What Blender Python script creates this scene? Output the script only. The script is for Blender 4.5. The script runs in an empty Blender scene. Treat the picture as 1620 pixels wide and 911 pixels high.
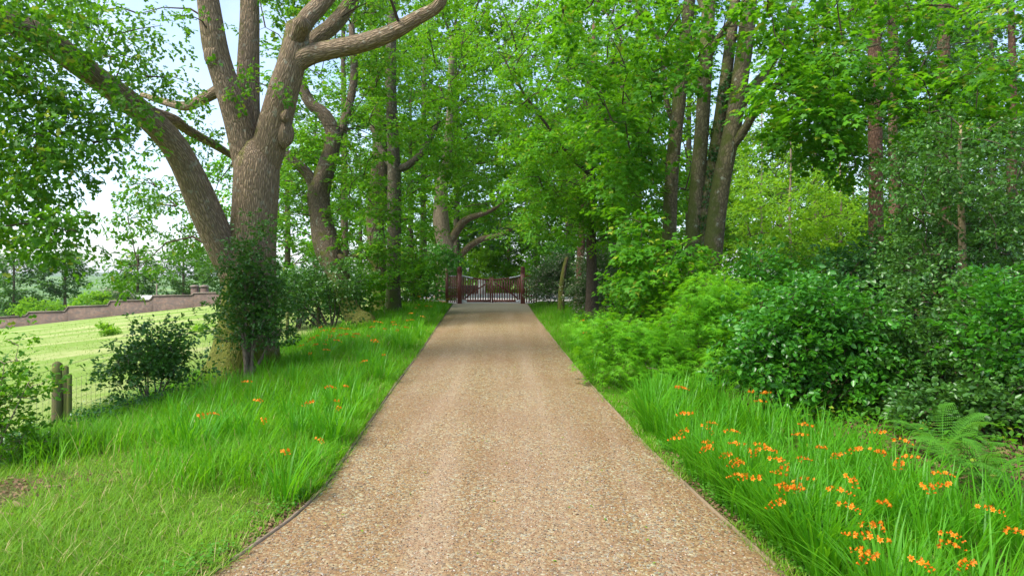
import bpy, math
import numpy as np
from math import radians, sin, cos, pi

# ------------------------------------------------------------------ camera
SC = bpy.context.scene
COL = SC.collection
CAMZ = 2.75          # metres above the drive
FPX = 1080.0         # focal length in photo pixels (1620 wide)
cam_d = bpy.data.cameras.new('camera')
cam_d.sensor_width = 36.0
cam_d.lens = 24.0
cam_d.shift_y = -15.5 / 1620.0
cam_d.clip_end = 6000.0
cam = bpy.data.objects.new('camera', cam_d)
cam.location = (0, 0, CAMZ)
cam.rotation_euler = (radians(90), 0, 0)
COL.objects.link(cam)
SC.camera = cam

# ------------------------------------------------------------------ light
SUN_EL, SUN_AZ = radians(57), radians(238)     # azimuth clockwise from +Y : behind the camera, to its left
world = bpy.data.worlds.new('World')
SC.world = world
world.use_nodes = True
wn = world.node_tree
bg = wn.nodes['Background']
sky = wn.nodes.new('ShaderNodeTexSky')
sky.sky_type = 'NISHITA'
sky.sun_disc = False
sky.sun_elevation = SUN_EL
sky.sun_rotation = SUN_AZ
sky.air_density = 1.0
sky.dust_density = 1.5
sky.ozone_density = 2.5
wtc = wn.nodes.new('ShaderNodeTexCoord')
wno = wn.nodes.new('ShaderNodeTexNoise'); wno.inputs['Scale'].default_value = 3.2; wno.inputs['Detail'].default_value = 6.0; wno.inputs['Roughness'].default_value = 0.6
wn.links.new(wtc.outputs['Generated'], wno.inputs['Vector'])
wmr = wn.nodes.new('ShaderNodeMapRange')
wmr.inputs['From Min'].default_value = 0.35; wmr.inputs['From Max'].default_value = 0.68; wmr.inputs['To Min'].default_value = 0.0; wmr.inputs['To Max'].default_value = 0.45
wn.links.new(wno.outputs['Fac'], wmr.inputs['Value'])
wmx = wn.nodes.new('ShaderNodeMix'); wmx.data_type = 'RGBA'
wn.links.new(wmr.outputs['Result'], wmx.inputs[0]); wn.links.new(sky.outputs[0], wmx.inputs[6])
wmx.inputs[7].default_value = (3.9, 4.1, 4.5, 1)          # thin high cloud
wn.links.new(wmx.outputs[2], bg.inputs[0])
bg.inputs[1].default_value = 0.098
sun_d = bpy.data.lights.new('sun', 'SUN')
sun_d.energy = 2.2
sun_d.angle = radians(24)
sun_d.color = (1.0, 0.95, 0.86)
sun = bpy.data.objects.new('sun', sun_d)
from mathutils import Vector
sun.rotation_euler = Vector((sin(SUN_AZ) * cos(SUN_EL), cos(SUN_AZ) * cos(SUN_EL), sin(SUN_EL))).to_track_quat('Z', 'Y').to_euler()
sun.location = (-10, -20, 40)
COL.objects.link(sun)

SC.view_settings.view_transform = 'Standard'
SC.view_settings.look = 'None'
SC.view_settings.gamma = 1.0
SC.view_settings.exposure = 1.85
SC.view_settings.use_curve_mapping = False
SC.render.engine = 'CYCLES'
cy = SC.cycles
cy.max_bounces = 10
cy.diffuse_bounces = 6
cy.glossy_bounces = 2
cy.transmission_bounces = 6
cy.transparent_max_bounces = 4
cy.use_denoising = True
cy.caustics_reflective = False
cy.caustics_refractive = False
try:
    cy.denoiser = 'OPENIMAGEDENOISE'
    cy.denoising_input_passes = 'RGB_ALBEDO_NORMAL'
    cy.denoising_prefilter = 'ACCURATE'
except Exception:
    pass

RNG = np.random.default_rng(7)

# ------------------------------------------------------------------ the lie of the land
def sstep(a, b, t):
    t = np.clip((np.asarray(t, float) - a) / (b - a), 0, 1)
    return t * t * (3 - 2 * t)

def gz(x, y):
    """height of the ground"""
    x = np.asarray(x, float); y = np.asarray(y, float)
    near = 0.0333 * np.minimum(y, 41.0)
    far = 0.0333 * np.clip(y, -60, 92)
    w = sstep(-9.0, -22.0, x)
    z = near * (1 - w) + far * w
    z = z - 0.11 * np.maximum(0, -x - 5.0) * (1 - sstep(70, 200, -x)) - 0.11 * 90 * sstep(70, 200, -x)
    z = z - 9.0 * sstep(93, 190, y) * sstep(-20, -45, x)
    z = z + 0.04 * np.clip(x - 4.0, 0, 20) * (1 - sstep(60, 120, y))
    b = sstep(3.5, 7, np.abs(x + 0.5))
    z = z + b * 0.05 * (np.sin(x * 1.3 + 0.7 * y) * np.cos(y * 0.9 - 0.4 * x)) * (1 - sstep(40, 90, np.hypot(x, y)))
    return z

def P(u, v, d):
    """a point of the place: photo direction (u, v) at d metres ahead"""
    return np.array([(u - 810) / FPX * d, d, CAMZ - (v - 440) / FPX * d])

LE_Y = [-8, 4.5, 5.9, 6.4, 7.2, 8.05, 9.55, 14.4, 19.4, 25.4, 37.1, 38.6]
LE_X = [-3.2, -2.95, -2.56, -2.43, -2.26, -2.2, -2.25, -2.45, -2.58, -2.83, -3.26, -3.3]
RE_Y = [-8, 4.5, 5.87, 7.6, 9.7, 14.7, 19.8, 30.6, 38.6]
RE_X = [2.7, 2.45, 2.32, 2.11, 1.93, 1.63, 1.42, 1.05, 0.86]
def drive_l(y): return np.interp(y, LE_Y, LE_X)
def drive_r(y): return np.interp(y, RE_Y, RE_X)
FE_Y = [-5, 8, 12, 18.5, 22.5, 25.2, 32, 42]
FE_X = [-8.4, -8.1, -8.0, -8.05, -7.45, -7.2, -7.0, -6.9]
def fence_x(y): return np.interp(y, FE_Y, FE_X)

# ------------------------------------------------------------------ object helpers
def tag(o, label=None, cat=None, group=None, kind=None):
    if label: o['label'] = label
    if cat: o['category'] = cat
    if group: o['group'] = group
    if kind: o['kind'] = kind
    return o

def empty(name, loc=(0, 0, 0), rz=0.0):
    o = bpy.data.objects.new(name, None)
    o.empty_display_size = 0.2
    o.location = loc
    o.rotation_euler = (0, 0, rz)
    COL.objects.link(o)
    return o

def np_mesh(name, V, faces, attr=None, smooth=False):
    V = np.asarray(V, np.float32).reshape(-1, 3)
    me = bpy.data.meshes.new(name)
    me.vertices.add(len(V))
    me.vertices.foreach_set('co', V.ravel())
    if not isinstance(faces, (list, tuple)): faces = [faces]
    faces = [np.asarray(f, np.int32) for f in faces if len(f)]
    loops = np.concatenate([f.ravel() for f in faces])
    tot = np.concatenate([np.full(len(f), f.shape[1], np.int32) for f in faces])
    start = np.concatenate([[0], np.cumsum(tot)[:-1]]).astype(np.int32)
    me.loops.add(len(loops))
    me.loops.foreach_set('vertex_index', loops)
    me.polygons.add(len(tot))
    me.polygons.foreach_set('loop_start', start)
    me.polygons.foreach_set('loop_total', tot)
    if smooth:
        me.polygons.foreach_set('use_smooth', np.ones(len(tot), bool))
    if attr is not None:
        a = me.attributes.new('bark', 'FLOAT_VECTOR', 'POINT')
        a.data.foreach_set('vector', np.asarray(attr, np.float32).ravel())
    me.update(calc_edges=True)
    return me

def obj(name, me, mat=None, parent=None, loc=None):
    o = bpy.data.objects.new(name, me)
    if mat is not None and not me.materials: me.materials.append(mat)
    if parent is not None: o.parent = parent
    if loc is not None: o.location = loc
    COL.objects.link(o)
    return o

class MB:
    """collects boxes, tubes and polygons into one mesh"""
    def __init__(s): s.V = []; s.Q = []; s.T = []; s.A = []; s.n = 0
    def add(s, V, Q=None, T=None, A=None):
        V = np.asarray(V, float).reshape(-1, 3)
        if Q is not None and len(Q): s.Q.append(np.asarray(Q) + s.n)
        if T is not None and len(T): s.T.append(np.asarray(T) + s.n)
        s.V.append(V); s.A.append(np.zeros_like(V) if A is None else A); s.n += len(V)
        return s
    def box(s, c, size, rz=0.0, taper=1.0):
        x, y, z = np.array(size) / 2
        v = np.array([[-x, -y, -z], [x, -y, -z], [x, y, -z], [-x, y, -z],
                      [-x * taper, -y * taper, z], [x * taper, -y * taper, z], [x * taper, y * taper, z], [-x * taper, y * taper, z]])
        R = np.array([[cos(rz), -sin(rz), 0], [sin(rz), cos(rz), 0], [0, 0, 1]])
        return s.add(v @ R.T + np.array(c), [[0, 3, 2, 1], [4, 5, 6, 7], [0, 1, 5, 4], [1, 2, 6, 5], [2, 3, 7, 6], [3, 0, 4, 7]])
    def bar(s, a, b, w, h, up=(0, 0, 1)):
        """a rectangular bar from a to b"""
        a = np.array(a, float); b = np.array(b, float); t = b - a; t /= np.linalg.norm(t)
        sd = np.cross(t, up); sd /= np.linalg.norm(sd); u2 = np.cross(sd, t)
        o = [sd * w / 2 * i + u2 * h / 2 * j for i, j in ((-1, -1), (1, -1), (1, 1), (-1, 1))]
        v = [a + q for q in o] + [b + q for q in o]
        return s.add(v, [[0, 3, 2, 1], [4, 5, 6, 7], [0, 1, 5, 4], [1, 2, 6, 5], [2, 3, 7, 6], [3, 0, 4, 7]])
    def tube(s, pts, rad, sides=8, **k):
        V, Q, A = tube(pts, rad, sides, **k)
        return s.add(V, Q, None, A)
    def mesh(s, name, smooth=False, off=None):
        V = np.concatenate(s.V)
        if off is not None: V = V - np.asarray(off)
        F = []
        if s.Q: F.append(np.concatenate(s.Q))
        if s.T: F.append(np.concatenate(s.T))
        return np_mesh(name, V, F, np.concatenate(s.A), smooth)

def catmull(pts, n):
    p = np.asarray(pts, float)
    if len(p) < 3:
        t = np.linspace(0, 1, n)[:, None]
        return p[0] + (p[-1] - p[0]) * t
    q = np.vstack([2 * p[0] - p[1], p, 2 * p[-1] - p[-2]])
    m = len(p) - 1
    t = np.linspace(0, m - 1e-6, n); i = t.astype(int); f = (t - i)[:, None]
    a, b, c, d = q[i], q[i + 1], q[i + 2], q[i + 3]
    return 0.5 * (2 * b + (c - a) * f + (2 * a - 5 * b + 4 * c - d) * f ** 2 + (-a + 3 * b - 3 * c + d) * f ** 3)

def tube(pts, rad, sides=8, seg=None, lump=0.0, flare=0.0, seed=0, close=True):
    pts = np.asarray(pts, float); rad = np.asarray(rad, float)
    if seg:
        k = np.column_stack([pts, rad]); k = catmull(k, seg); pts, rad = k[:, :3], np.maximum(k[:, 3], 0.002)
    n = len(pts)
    t = np.gradient(pts, axis=0); t /= np.linalg.norm(t, axis=1)[:, None] + 1e-9
    s0 = np.cross(t[0], [0, 1, 0.01]);  s0 /= np.linalg.norm(s0)
    S = np.zeros((n, 3)); S[0] = s0
    for i in range(1, n):
        v = S[i - 1] - t[i] * np.dot(S[i - 1], t[i]); S[i] = v / (np.linalg.norm(v) + 1e-9)
    B = np.cross(t, S)
    L = np.concatenate([[0], np.cumsum(np.linalg.norm(np.diff(pts, axis=0), axis=1))])
    a = np.linspace(0, 2 * pi, sides, endpoint=False)
    R = rad[:, None] * np.ones(sides)
    if lump:
        g = np.random.default_rng(seed)
        for k in range(5):
            fa = g.integers(1, 5); fl = g.uniform(0.4, 2.2); ph = g.uniform(0, 6.3, 2)
            R = R * (1 + lump * 0.5 * np.sin(fa * a[None] + ph[0] + 0.4 * L[:, None]) * np.sin(fl * L[:, None] + ph[1]))
    if flare:
        R = R * (1 + flare * np.exp(-L[:, None] / 0.45) * (0.5 + 0.5 * np.cos(5 * a[None] + seed)) )
    ca, sa = np.cos(a), np.sin(a)
    V = pts[:, None] + R[..., None] * (S[:, None] * ca[None, :, None] + B[:, None] * sa[None, :, None])
    A = np.stack([R * ca, R * sa, np.repeat(L[:, None], sides, 1)], -1)
    i = np.arange(n - 1)[:, None]; j = np.arange(sides)[None]
    Q = np.stack([i * sides + j, i * sides + (j + 1) % sides, (i + 1) * sides + (j + 1) % sides, (i + 1) * sides + j], -1).reshape(-1, 4)
    V = V.reshape(-1, 3); A = A.reshape(-1, 3)
    if close:   # a rounded end
        e = pts[-1] + t[-1] * rad[-1] * 0.5
        V2 = e + (V[-sides:] - pts[-1]) * 0.35
        m = len(V); V = np.vstack([V, V2]); A = np.vstack([A, A[-sides:]])
        jj = np.arange(sides)
        Q = np.vstack([Q, np.stack([m - sides + jj, m - sides + (jj + 1) % sides, m + (jj + 1) % sides, m + jj], -1)])
        V = np.vstack([V, e + t[-1] * rad[-1] * 0.1]); A = np.vstack([A, A[-1:]])
        c = len(V) - 1
        h = np.arange(0, sides - 1, 2)
        Q = np.vstack([Q, np.stack([m + h, m + h + 1, m + (h + 2) % sides, np.full_like(h, c)], -1)])
    return V, Q, A

# ------------------------------------------------------------------ materials
def newmat(name):
    m = bpy.data.materials.new(name); m.use_nodes = True
    nt = m.node_tree
    return m, nt, nt.nodes['Principled BSDF'], nt.nodes['Material Output']

def nd(nt, typ, **kw):
    n = nt.nodes.new(typ)
    for k, v in kw.items():
        if k.startswith('i_'): n.inputs[k[2:].replace('_', ' ')].default_value = v
        else: setattr(n, k, v)
    return n

def ramp(nt, src, stops):
    r = nt.nodes.new('ShaderNodeValToRGB')
    e = r.color_ramp.elements
    while len(e) < len(stops): e.new(0.5)
    for q, (p, c) in zip(e, stops):
        q.position = p; q.color = (*c, 1) if len(c) == 3 else c
    nt.links.new(src, r.inputs[0])
    return r.outputs[0]

def mixc(nt, fac, a, b, mode='MIX'):
    m = nt.nodes.new('ShaderNodeMix'); m.data_type = 'RGBA'; m.blend_type = mode
    for s, i in ((fac, 0), (a, 6), (b, 7)):
        if hasattr(s, 'links') or hasattr(s, 'is_linked'): nt.links.new(s, m.inputs[i])
        else: m.inputs[i].default_value = s if i == 0 else (*s, 1)
    return m.outputs[2]

def math_(nt, op, a, b=0.0, clamp=False):
    m = nt.nodes.new('ShaderNodeMath'); m.operation = op; m.use_clamp = clamp
    for s, i in ((a, 0), (b, 1)):
        if hasattr(s, 'is_linked'): nt.links.new(s, m.inputs[i])
        else: m.inputs[i].default_value = s
    return m.outputs[0]

def noise(nt, vec, scale, detail=3.0, rough=0.55):
    n = nt.nodes.new('ShaderNodeTexNoise')
    n.inputs['Scale'].default_value = scale; n.inputs['Detail'].default_value = detail; n.inputs['Roughness'].default_value = rough
    if vec is not None: nt.links.new(vec, n.inputs['Vector'])
    return n.outputs['Fac']

def bump(nt, bsdf, h, strength=0.5, dist=0.02):
    b = nt.nodes.new('ShaderNodeBump'); b.inputs['Strength'].default_value = strength; b.inputs['Distance'].default_value = dist
    nt.links.new(h, b.inputs['Height']); nt.links.new(b.outputs[0], bsdf.inputs['Normal'])
    return b

def mapping(nt, vec, scale):
    m = nt.nodes.new('ShaderNodeMapping'); m.inputs['Scale'].default_value = scale
    nt.links.new(vec, m.inputs['Vector']); return m.outputs[0]

def leaf_mat(name, a, b, trans, tf=0.42, rough=0.5, spec=0.22, patch=None):
    m, nt, p, out = newmat(name)
    geo = nd(nt, 'ShaderNodeNewGeometry'); tc = nd(nt, 'ShaderNodeTexCoord')
    f = noise(nt, tc.outputs['Object'], 0.55, 3)
    r = math_(nt, 'ADD', math_(nt, 'MULTIPLY', geo.outputs['Random Per Island'], 0.6), math_(nt, 'MULTIPLY', math_(nt, 'SUBTRACT', f, 0.34), 1.5), True)
    c = mixc(nt, r, a, b)
    t = mixc(nt, r, tuple(0.75 * q for q in trans), trans)
    if patch:
        k = ramp(nt, geo.outputs['Random Per Island'], [(patch[1], (0, 0, 0)), (patch[1] + 0.01, (1, 1, 1))])
        c = mixc(nt, k, c, patch[0]); t = mixc(nt, k, t, patch[0])
    nt.links.new(c, p.inputs['Base Color'])
    p.inputs['Roughness'].default_value = rough
    p.inputs['Specular IOR Level'].default_value = spec
    tr = nd(nt, 'ShaderNodeBsdfTranslucent'); nt.links.new(t, tr.inputs['Color'])
    mx = nd(nt, 'ShaderNodeMixShader'); mx.inputs[0].default_value = tf
    nt.links.new(p.outputs[0], mx.inputs[1]); nt.links.new(tr.outputs[0], mx.inputs[2])
    nt.links.new(mx.outputs[0], out.inputs['Surface'])
    return m

def bark_mat(name, dark, light, moss=None, moss_lo=0.55, ridge=26.0, strength=0.9, lichen=0.0, stretch=0.16):
    m, nt, p, out = newmat(name)
    at = nd(nt, 'ShaderNodeAttribute', attribute_name='bark')
    v = mapping(nt, at.outputs['Vector'], (1, 1, stretch))
    vo = nd(nt, 'ShaderNodeTexVoronoi'); vo.feature = 'DISTANCE_TO_EDGE'; vo.inputs['Scale'].default_value = ridge
    wv = nd(nt, 'ShaderNodeVectorMath'); wv.operation = 'ADD'
    nz = nd(nt, 'ShaderNodeTexNoise'); nz.inputs['Scale'].default_value = 9; nt.links.new(v, nz.inputs['Vector'])
    sc = nd(nt, 'ShaderNodeVectorMath'); sc.operation = 'SCALE'; sc.inputs[3].default_value = 0.09
    nt.links.new(nz.outputs['Color'], sc.inputs[0]); nt.links.new(v, wv.inputs[0]); nt.links.new(sc.outputs[0], wv.inputs[1])
    nt.links.new(wv.outputs[0], vo.inputs['Vector'])
    h = math_(nt, 'ADD', math_(nt, 'MULTIPLY', vo.outputs['Distance'], 2.2, True), math_(nt, 'MULTIPLY', noise(nt, v, 40, 4, 0.65), 0.5))
    big = noise(nt, at.outputs['Vector'], 1.7, 4)
    c = mixc(nt, ramp(nt, h, [(0.18, (0, 0, 0)), (0.75, (1, 1, 1))]), dark, light)
    c = mixc(nt, math_(nt, 'MULTIPLY', big, 0.55), c, tuple(q * 0.62 for q in light))
    if lichen:
        k = ramp(nt, noise(nt, at.outputs['Vector'], 5.5, 5, 0.6), [(0.60, (0, 0, 0)), (0.66, (1, 1, 1))])
        c = mixc(nt, math_(nt, 'MULTIPLY', k, lichen), c, (0.36, 0.38, 0.30))
    if moss:
        geo = nd(nt, 'ShaderNodeNewGeometry'); sx = nd(nt, 'ShaderNodeSeparateXYZ'); nt.links.new(geo.outputs['Normal'], sx.inputs[0])
        tc = nd(nt, 'ShaderNodeTexCoord'); so = nd(nt, 'ShaderNodeSeparateXYZ'); nt.links.new(tc.outputs['Object'], so.inputs[0])
        low = math_(nt, 'MULTIPLY', math_(nt, 'SUBTRACT', 3.6, so.outputs['Z']), 0.11)          # thicker near the foot
        low = math_(nt, 'MAXIMUM', low, -0.05)
        side = math_(nt, 'MULTIPLY', sx.outputs['X'], -0.16)                                    # and on the field side
        up = math_(nt, 'MULTIPLY', sx.outputs['Z'], 0.24)
        s = math_(nt, 'ADD', math_(nt, 'ADD', noise(nt, at.outputs['Vector'], 2.2, 5, 0.62), low), math_(nt, 'ADD', side, up))
        k = ramp(nt, s, [(moss_lo, (0, 0, 0)), (moss_lo + 0.16, (1, 1, 1))])
        c = mixc(nt, math_(nt, 'MULTIPLY', k, 0.85), c, mixc(nt, noise(nt, at.outputs['Vector'], 30, 3), tuple(q * 0.5 for q in moss), moss))
    nt.links.new(c, p.inputs['Base Color'])
    p.inputs['Roughness'].default_value = 0.9; p.inputs['Specular IOR Level'].default_value = 0.15
    bump(nt, p, h, strength, 0.035)
    return m

M = {}
def build_materials():
    M['leaf_oak'] = leaf_mat('oak_leaf', (0.032, 0.120, 0.007), (0.082, 0.225, 0.012), (0.18, 0.44, 0.012), 0.40, 0.5, 0.22, ((0.26, 0.33, 0.025), 0.95))  # a few oak leaves coloured yellow to look backlit
    M['leaf_beech'] = leaf_mat('beech_leaf', (0.037, 0.155, 0.007), (0.098, 0.29, 0.011), (0.24, 0.57, 0.010), 0.43, 0.5, 0.22, ((0.26, 0.33, 0.025), 0.95))  # same painted backlight on scattered beech leaves
    M['leaf_syc'] = leaf_mat('sycamore_leaf', (0.033, 0.145, 0.008), (0.088, 0.265, 0.012), (0.21, 0.54, 0.010), 0.43, 0.5, 0.22, ((0.26, 0.33, 0.025), 0.95))  # odd yellow sycamore leaves: backlight put into their colour
    M['leaf_lime'] = leaf_mat('yellow_green_leaf', (0.085, 0.25, 0.012), (0.20, 0.41, 0.02), (0.34, 0.62, 0.02), 0.5, 0.5)
    M['leaf_dark'] = leaf_mat('evergreen_leaf', (0.024, 0.10, 0.020), (0.055, 0.17, 0.032), (0.07, 0.22, 0.02), 0.25, 0.36, 0.4)
    M['leaf_holly'] = leaf_mat('holly_leaf', (0.030, 0.105, 0.016), (0.08, 0.20, 0.028), (0.11, 0.28, 0.015), 0.28, 0.36, 0.4)
    M['leaf_camellia'] = leaf_mat('glossy_shrub_leaf', (0.022, 0.115, 0.010), (0.07, 0.26, 0.016), (0.12, 0.42, 0.012), 0.32, 0.34, 0.45)
    M['leaf_maple'] = leaf_mat('lace_leaf', (0.066, 0.25, 0.008), (0.16, 0.41, 0.012), (0.28, 0.64, 0.012), 0.48, 0.55)
    M['leaf_conifer'] = leaf_mat('conifer_needle', (0.03, 0.085, 0.028), (0.07, 0.15, 0.05), (0.08, 0.18, 0.04), 0.25, 0.5)
    M['leaf_grey'] = leaf_mat('grey_green_leaf', (0.07, 0.17, 0.045), (0.15, 0.26, 0.08), (0.18, 0.34, 0.06), 0.38, 0.45, 0.35, ((0.55, 0.50, 0.38), 0.78))
    M['leaf_far'] = leaf_mat('distant_leaf', (0.045, 0.13, 0.022), (0.09, 0.21, 0.03), (0.14, 0.32, 0.03), 0.4, 0.6, 0.15)
    M['leaf_fern'] = leaf_mat('fern_leaf', (0.06, 0.21, 0.02), (0.11, 0.31, 0.03), (0.2, 0.5, 0.03), 0.45, 0.45)
    M['leaf_sword'] = leaf_mat('sword_leaf', (0.046, 0.21, 0.006), (0.11, 0.36, 0.010), (0.20, 0.56, 0.010), 0.45, 0.42, 0.25)
    M['grass_long'] = leaf_mat('long_grass', (0.055, 0.22, 0.006), (0.14, 0.37, 0.010), (0.23, 0.56, 0.010), 0.45, 0.5, 0.2, ((0.40, 0.35, 0.13), 0.955))
    M['grass_short'] = leaf_mat('rough_grass', (0.075, 0.22, 0.010), (0.18, 0.36, 0.020), (0.28, 0.50, 0.018), 0.42, 0.55, 0.2, ((0.50, 0.42, 0.19), 0.92))
    M['grass_field'] = leaf_mat('field_grass', (0.10, 0.21, 0.018), (0.22, 0.32, 0.04), (0.22, 0.36, 0.03), 0.35, 0.6, 0.2, ((0.38, 0.34, 0.18), 0.9))
    M['litter'] = leaf_mat('dead_leaf', (0.10, 0.055, 0.03), (0.24, 0.15, 0.08), (0.2, 0.12, 0.05), 0.15, 0.7, 0.2)
    M['petal'] = leaf_mat('orange_petal', (0.78, 0.17, 0.006), (0.85, 0.30, 0.012), (0.85, 0.25, 0.008), 0.35, 0.45, 0.3)
    M['bud'] = leaf_mat('orange_bud', (0.55, 0.08, 0.01), (0.6, 0.2, 0.02), (0.5, 0.1, 0.01), 0.2, 0.45, 0.3)
    M['bark_oak'] = bark_mat('oak_bark', (0.075, 0.052, 0.033), (0.345, 0.255, 0.165), (0.16, 0.19, 0.015), 0.61, 24, 1.0, 0.45)
    M['bark_mossy'] = bark_mat('mossy_bark', (0.05, 0.037, 0.026), (0.20, 0.15, 0.10), (0.13, 0.15, 0.02), 0.56, 24, 0.8, 0.5)
    M['bark_syc'] = bark_mat('sycamore_bark', (0.06, 0.05, 0.03), (0.215, 0.175, 0.105), (0.10, 0.125, 0.025), 0.47, 12, 0.5, 0.7, 0.5)
    M['bark_beech'] = bark_mat('beech_bark', (0.055, 0.045, 0.03), (0.15, 0.125, 0.085), (0.11, 0.14, 0.03), 0.62, 8, 0.25, 0.4, 0.7)
    M['bark_pale'] = bark_mat('pale_bark', (0.14, 0.10, 0.07), (0.34, 0.265, 0.19), None, 0.6, 16, 0.6, 0.2)
    M['bark_pine'] = bark_mat('pine_bark', (0.06, 0.034, 0.022), (0.19, 0.11, 0.07), (0.10, 0.12, 0.03), 0.74, 14, 0.7, 0.1, 0.35)
    M['bark_holly'] = bark_mat('holly_bark', (0.17, 0.125, 0.065), (0.36, 0.28, 0.15), None, 0.6, 10, 0.3, 0.2, 0.6)
    M['twig'] = bark_mat('twig_bark', (0.035, 0.026, 0.019), (0.10, 0.075, 0.052), None, 0.6, 30, 0.3)
    M['twig_pale'] = bark_mat('pale_twig_bark', (0.12, 0.09, 0.06), (0.27, 0.21, 0.15), None, 0.6, 30, 0.3)

    # ---- ground
    m, nt, p, out = newmat('ground_earth')
    tc = nd(nt, 'ShaderNodeTexCoord'); o = tc.outputs['Object']
    n1 = noise(nt, o, 0.6, 5, 0.6); n2 = noise(nt, o, 7, 5, 0.65); n3 = noise(nt, o, 45, 4, 0.7)
    soil = ramp(nt, n3, [(0.25, (0.030, 0.019, 0.012)), (0.55, (0.085, 0.055, 0.032)), (0.8, (0.17, 0.115, 0.07))])
    turf = ramp(nt, n3, [(0.25, (0.05, 0.10, 0.012)), (0.6, (0.11, 0.20, 0.022)), (0.85, (0.24, 0.28, 0.06))])
    near = mixc(nt, ramp(nt, math_(nt, 'ADD', math_(nt, 'MULTIPLY', n1, 0.6), math_(nt, 'MULTIPLY', n2, 0.4)), [(0.36, (0, 0, 0)), (0.48, (1, 1, 1))]), soil, turf)
    fd = mixc(nt, ramp(nt, n2, [(0.3, (0, 0, 0)), (0.75, (1, 1, 1))]), (0.12, 0.22, 0.026), (0.23, 0.30, 0.08))
    nb = noise(nt, mapping(nt, o, (0.10, 0.22, 0.1)), 1.0, 4, 0.6)
    fd = mixc(nt, ramp(nt, nb, [(0.45, (0, 0, 0)), (0.62, (1, 1, 1))]), fd, (0.34, 0.35, 0.15))
    fd = mixc(nt, math_(nt, 'MULTIPLY', n3, 0.35), fd, (0.14, 0.24, 0.03))
    far_c = ramp(nt, noise(nt, mapping(nt, o, (0.01, 0.01, 0.01)), 1.0, 4), [(0.35, (0.05, 0.12, 0.025)), (0.65, (0.14, 0.22, 0.06))])
    at = nd(nt, 'ShaderNodeAttribute', attribute_name='bark'); s = nd(nt, 'ShaderNodeSeparateXYZ'); nt.links.new(at.outputs['Vector'], s.inputs[0])
    c = mixc(nt, s.outputs['X'], near, fd); c = mixc(nt, s.outputs['Y'], c, soil); c = mixc(nt, s.outputs['Z'], c, far_c)
    nt.links.new(c, p.inputs['Base Color']); p.inputs['Roughness'].default_value = 0.95; p.inputs['Specular IOR Level'].default_value = 0.1
    bump(nt, p, math_(nt, 'ADD', n3, n2), 0.8, 0.04)
    M['ground'] = m

    # ---- gravel
    m, nt, p, out = newmat('bound_gravel')
    tc = nd(nt, 'ShaderNodeTexCoord'); o = tc.outputs['Object']
    vo = nd(nt, 'ShaderNodeTexVoronoi'); vo.inputs['Scale'].default_value = 38; nt.links.new(o, vo.inputs['Vector'])
    sp = nd(nt, 'ShaderNodeSeparateColor'); nt.links.new(vo.outputs['Color'], sp.inputs[0])
    c = ramp(nt, sp.outputs[0], [(0.0, (0.060, 0.048, 0.030)), (0.14, (0.154, 0.097, 0.039)), (0.34, (0.214, 0.137, 0.056)), (0.52, (0.167, 0.084, 0.028)),
                                 (0.66, (0.249, 0.179, 0.082)), (0.80, (0.277, 0.235, 0.127)), (0.90, (0.143, 0.139, 0.100)), (1.0, (0.343, 0.329, 0.205))])
    big = noise(nt, o, 0.55, 5, 0.6); mid = noise(nt, o, 3.5, 4, 0.6)
    c = mixc(nt, ramp(nt, big, [(0.42, (0, 0, 0)), (0.68, (0.6, 0.6, 0.6))]), c, (0.165, 0.092, 0.042))
    c = mixc(nt, ramp(nt, mid, [(0.5, (0, 0, 0)), (0.8, (0.35, 0.35, 0.35))]), c, (0.16, 0.10, 0.06))
    st = noise(nt, mapping(nt, o, (2.2, 0.12, 1)), 1.0, 4, 0.55)
    c = mixc(nt, ramp(nt, st, [(0.46, (0, 0, 0)), (0.66, (0.22, 0.22, 0.22))]), c, (0.33, 0.245, 0.175))
    sy = nd(nt, 'ShaderNodeSeparateXYZ'); nt.links.new(o, sy.inputs[0])
    off = math_(nt, 'ABSOLUTE', math_(nt, 'ADD', sy.outputs['X'], math_(nt, 'SUBTRACT', math_(nt, 'MULTIPLY', sy.outputs['Y'], 0.038), 0.2)))
    track = math_(nt, 'SUBTRACT', 1.0, math_(nt, 'MULTIPLY', math_(nt, 'ABSOLUTE', math_(nt, 'SUBTRACT', off, 0.78)), 2.6), True)      # compacted by wheels
    c = mixc(nt, math_(nt, 'MULTIPLY', math_(nt, 'MULTIPLY', track, mid), 0.42), c, (0.33, 0.25, 0.17))
    dust = math_(nt, 'MULTIPLY', math_(nt, 'ADD', math_(nt, 'SUBTRACT', sy.outputs['Y'], 33.0), math_(nt, 'MULTIPLY', mid, 3.0)), 0.22, True)
    c = mixc(nt, math_(nt, 'MULTIPLY', dust, 0.75), c, (0.46, 0.38, 0.28))
    nt.links.new(c, p.inputs['Base Color']); p.inputs['Roughness'].default_value = 0.75; p.inputs['Specular IOR Level'].default_value = 0.3
    h = math_(nt, 'SUBTRACT', 1.0, math_(nt, 'MULTIPLY', vo.outputs['Distance'], 1.0))
    bump(nt, p, math_(nt, 'ADD', h, math_(nt, 'MULTIPLY', sp.outputs[1], 0.5)), 1.0, 0.008)
    M['gravel'] = m
    m, nt, p, out = newmat('loose_stone')
    geo = nd(nt, 'ShaderNodeNewGeometry')
    c = ramp(nt, geo.outputs['Random Per Island'], [(0.0, (0.051, 0.040, 0.031)), (0.15, (0.169, 0.100, 0.051)), (0.38, (0.236, 0.139, 0.071)), (0.55, (0.174, 0.075, 0.031)),
                                 (0.70, (0.286, 0.189, 0.106)), (0.84, (0.316, 0.258, 0.177)), (0.93, (0.153, 0.144, 0.132)), (1.0, (0.399, 0.358, 0.288))])
    nt.links.new(c, p.inputs['Base Color']); p.inputs['Roughness'].default_value = 0.6
    M['stone'] = m

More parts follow.
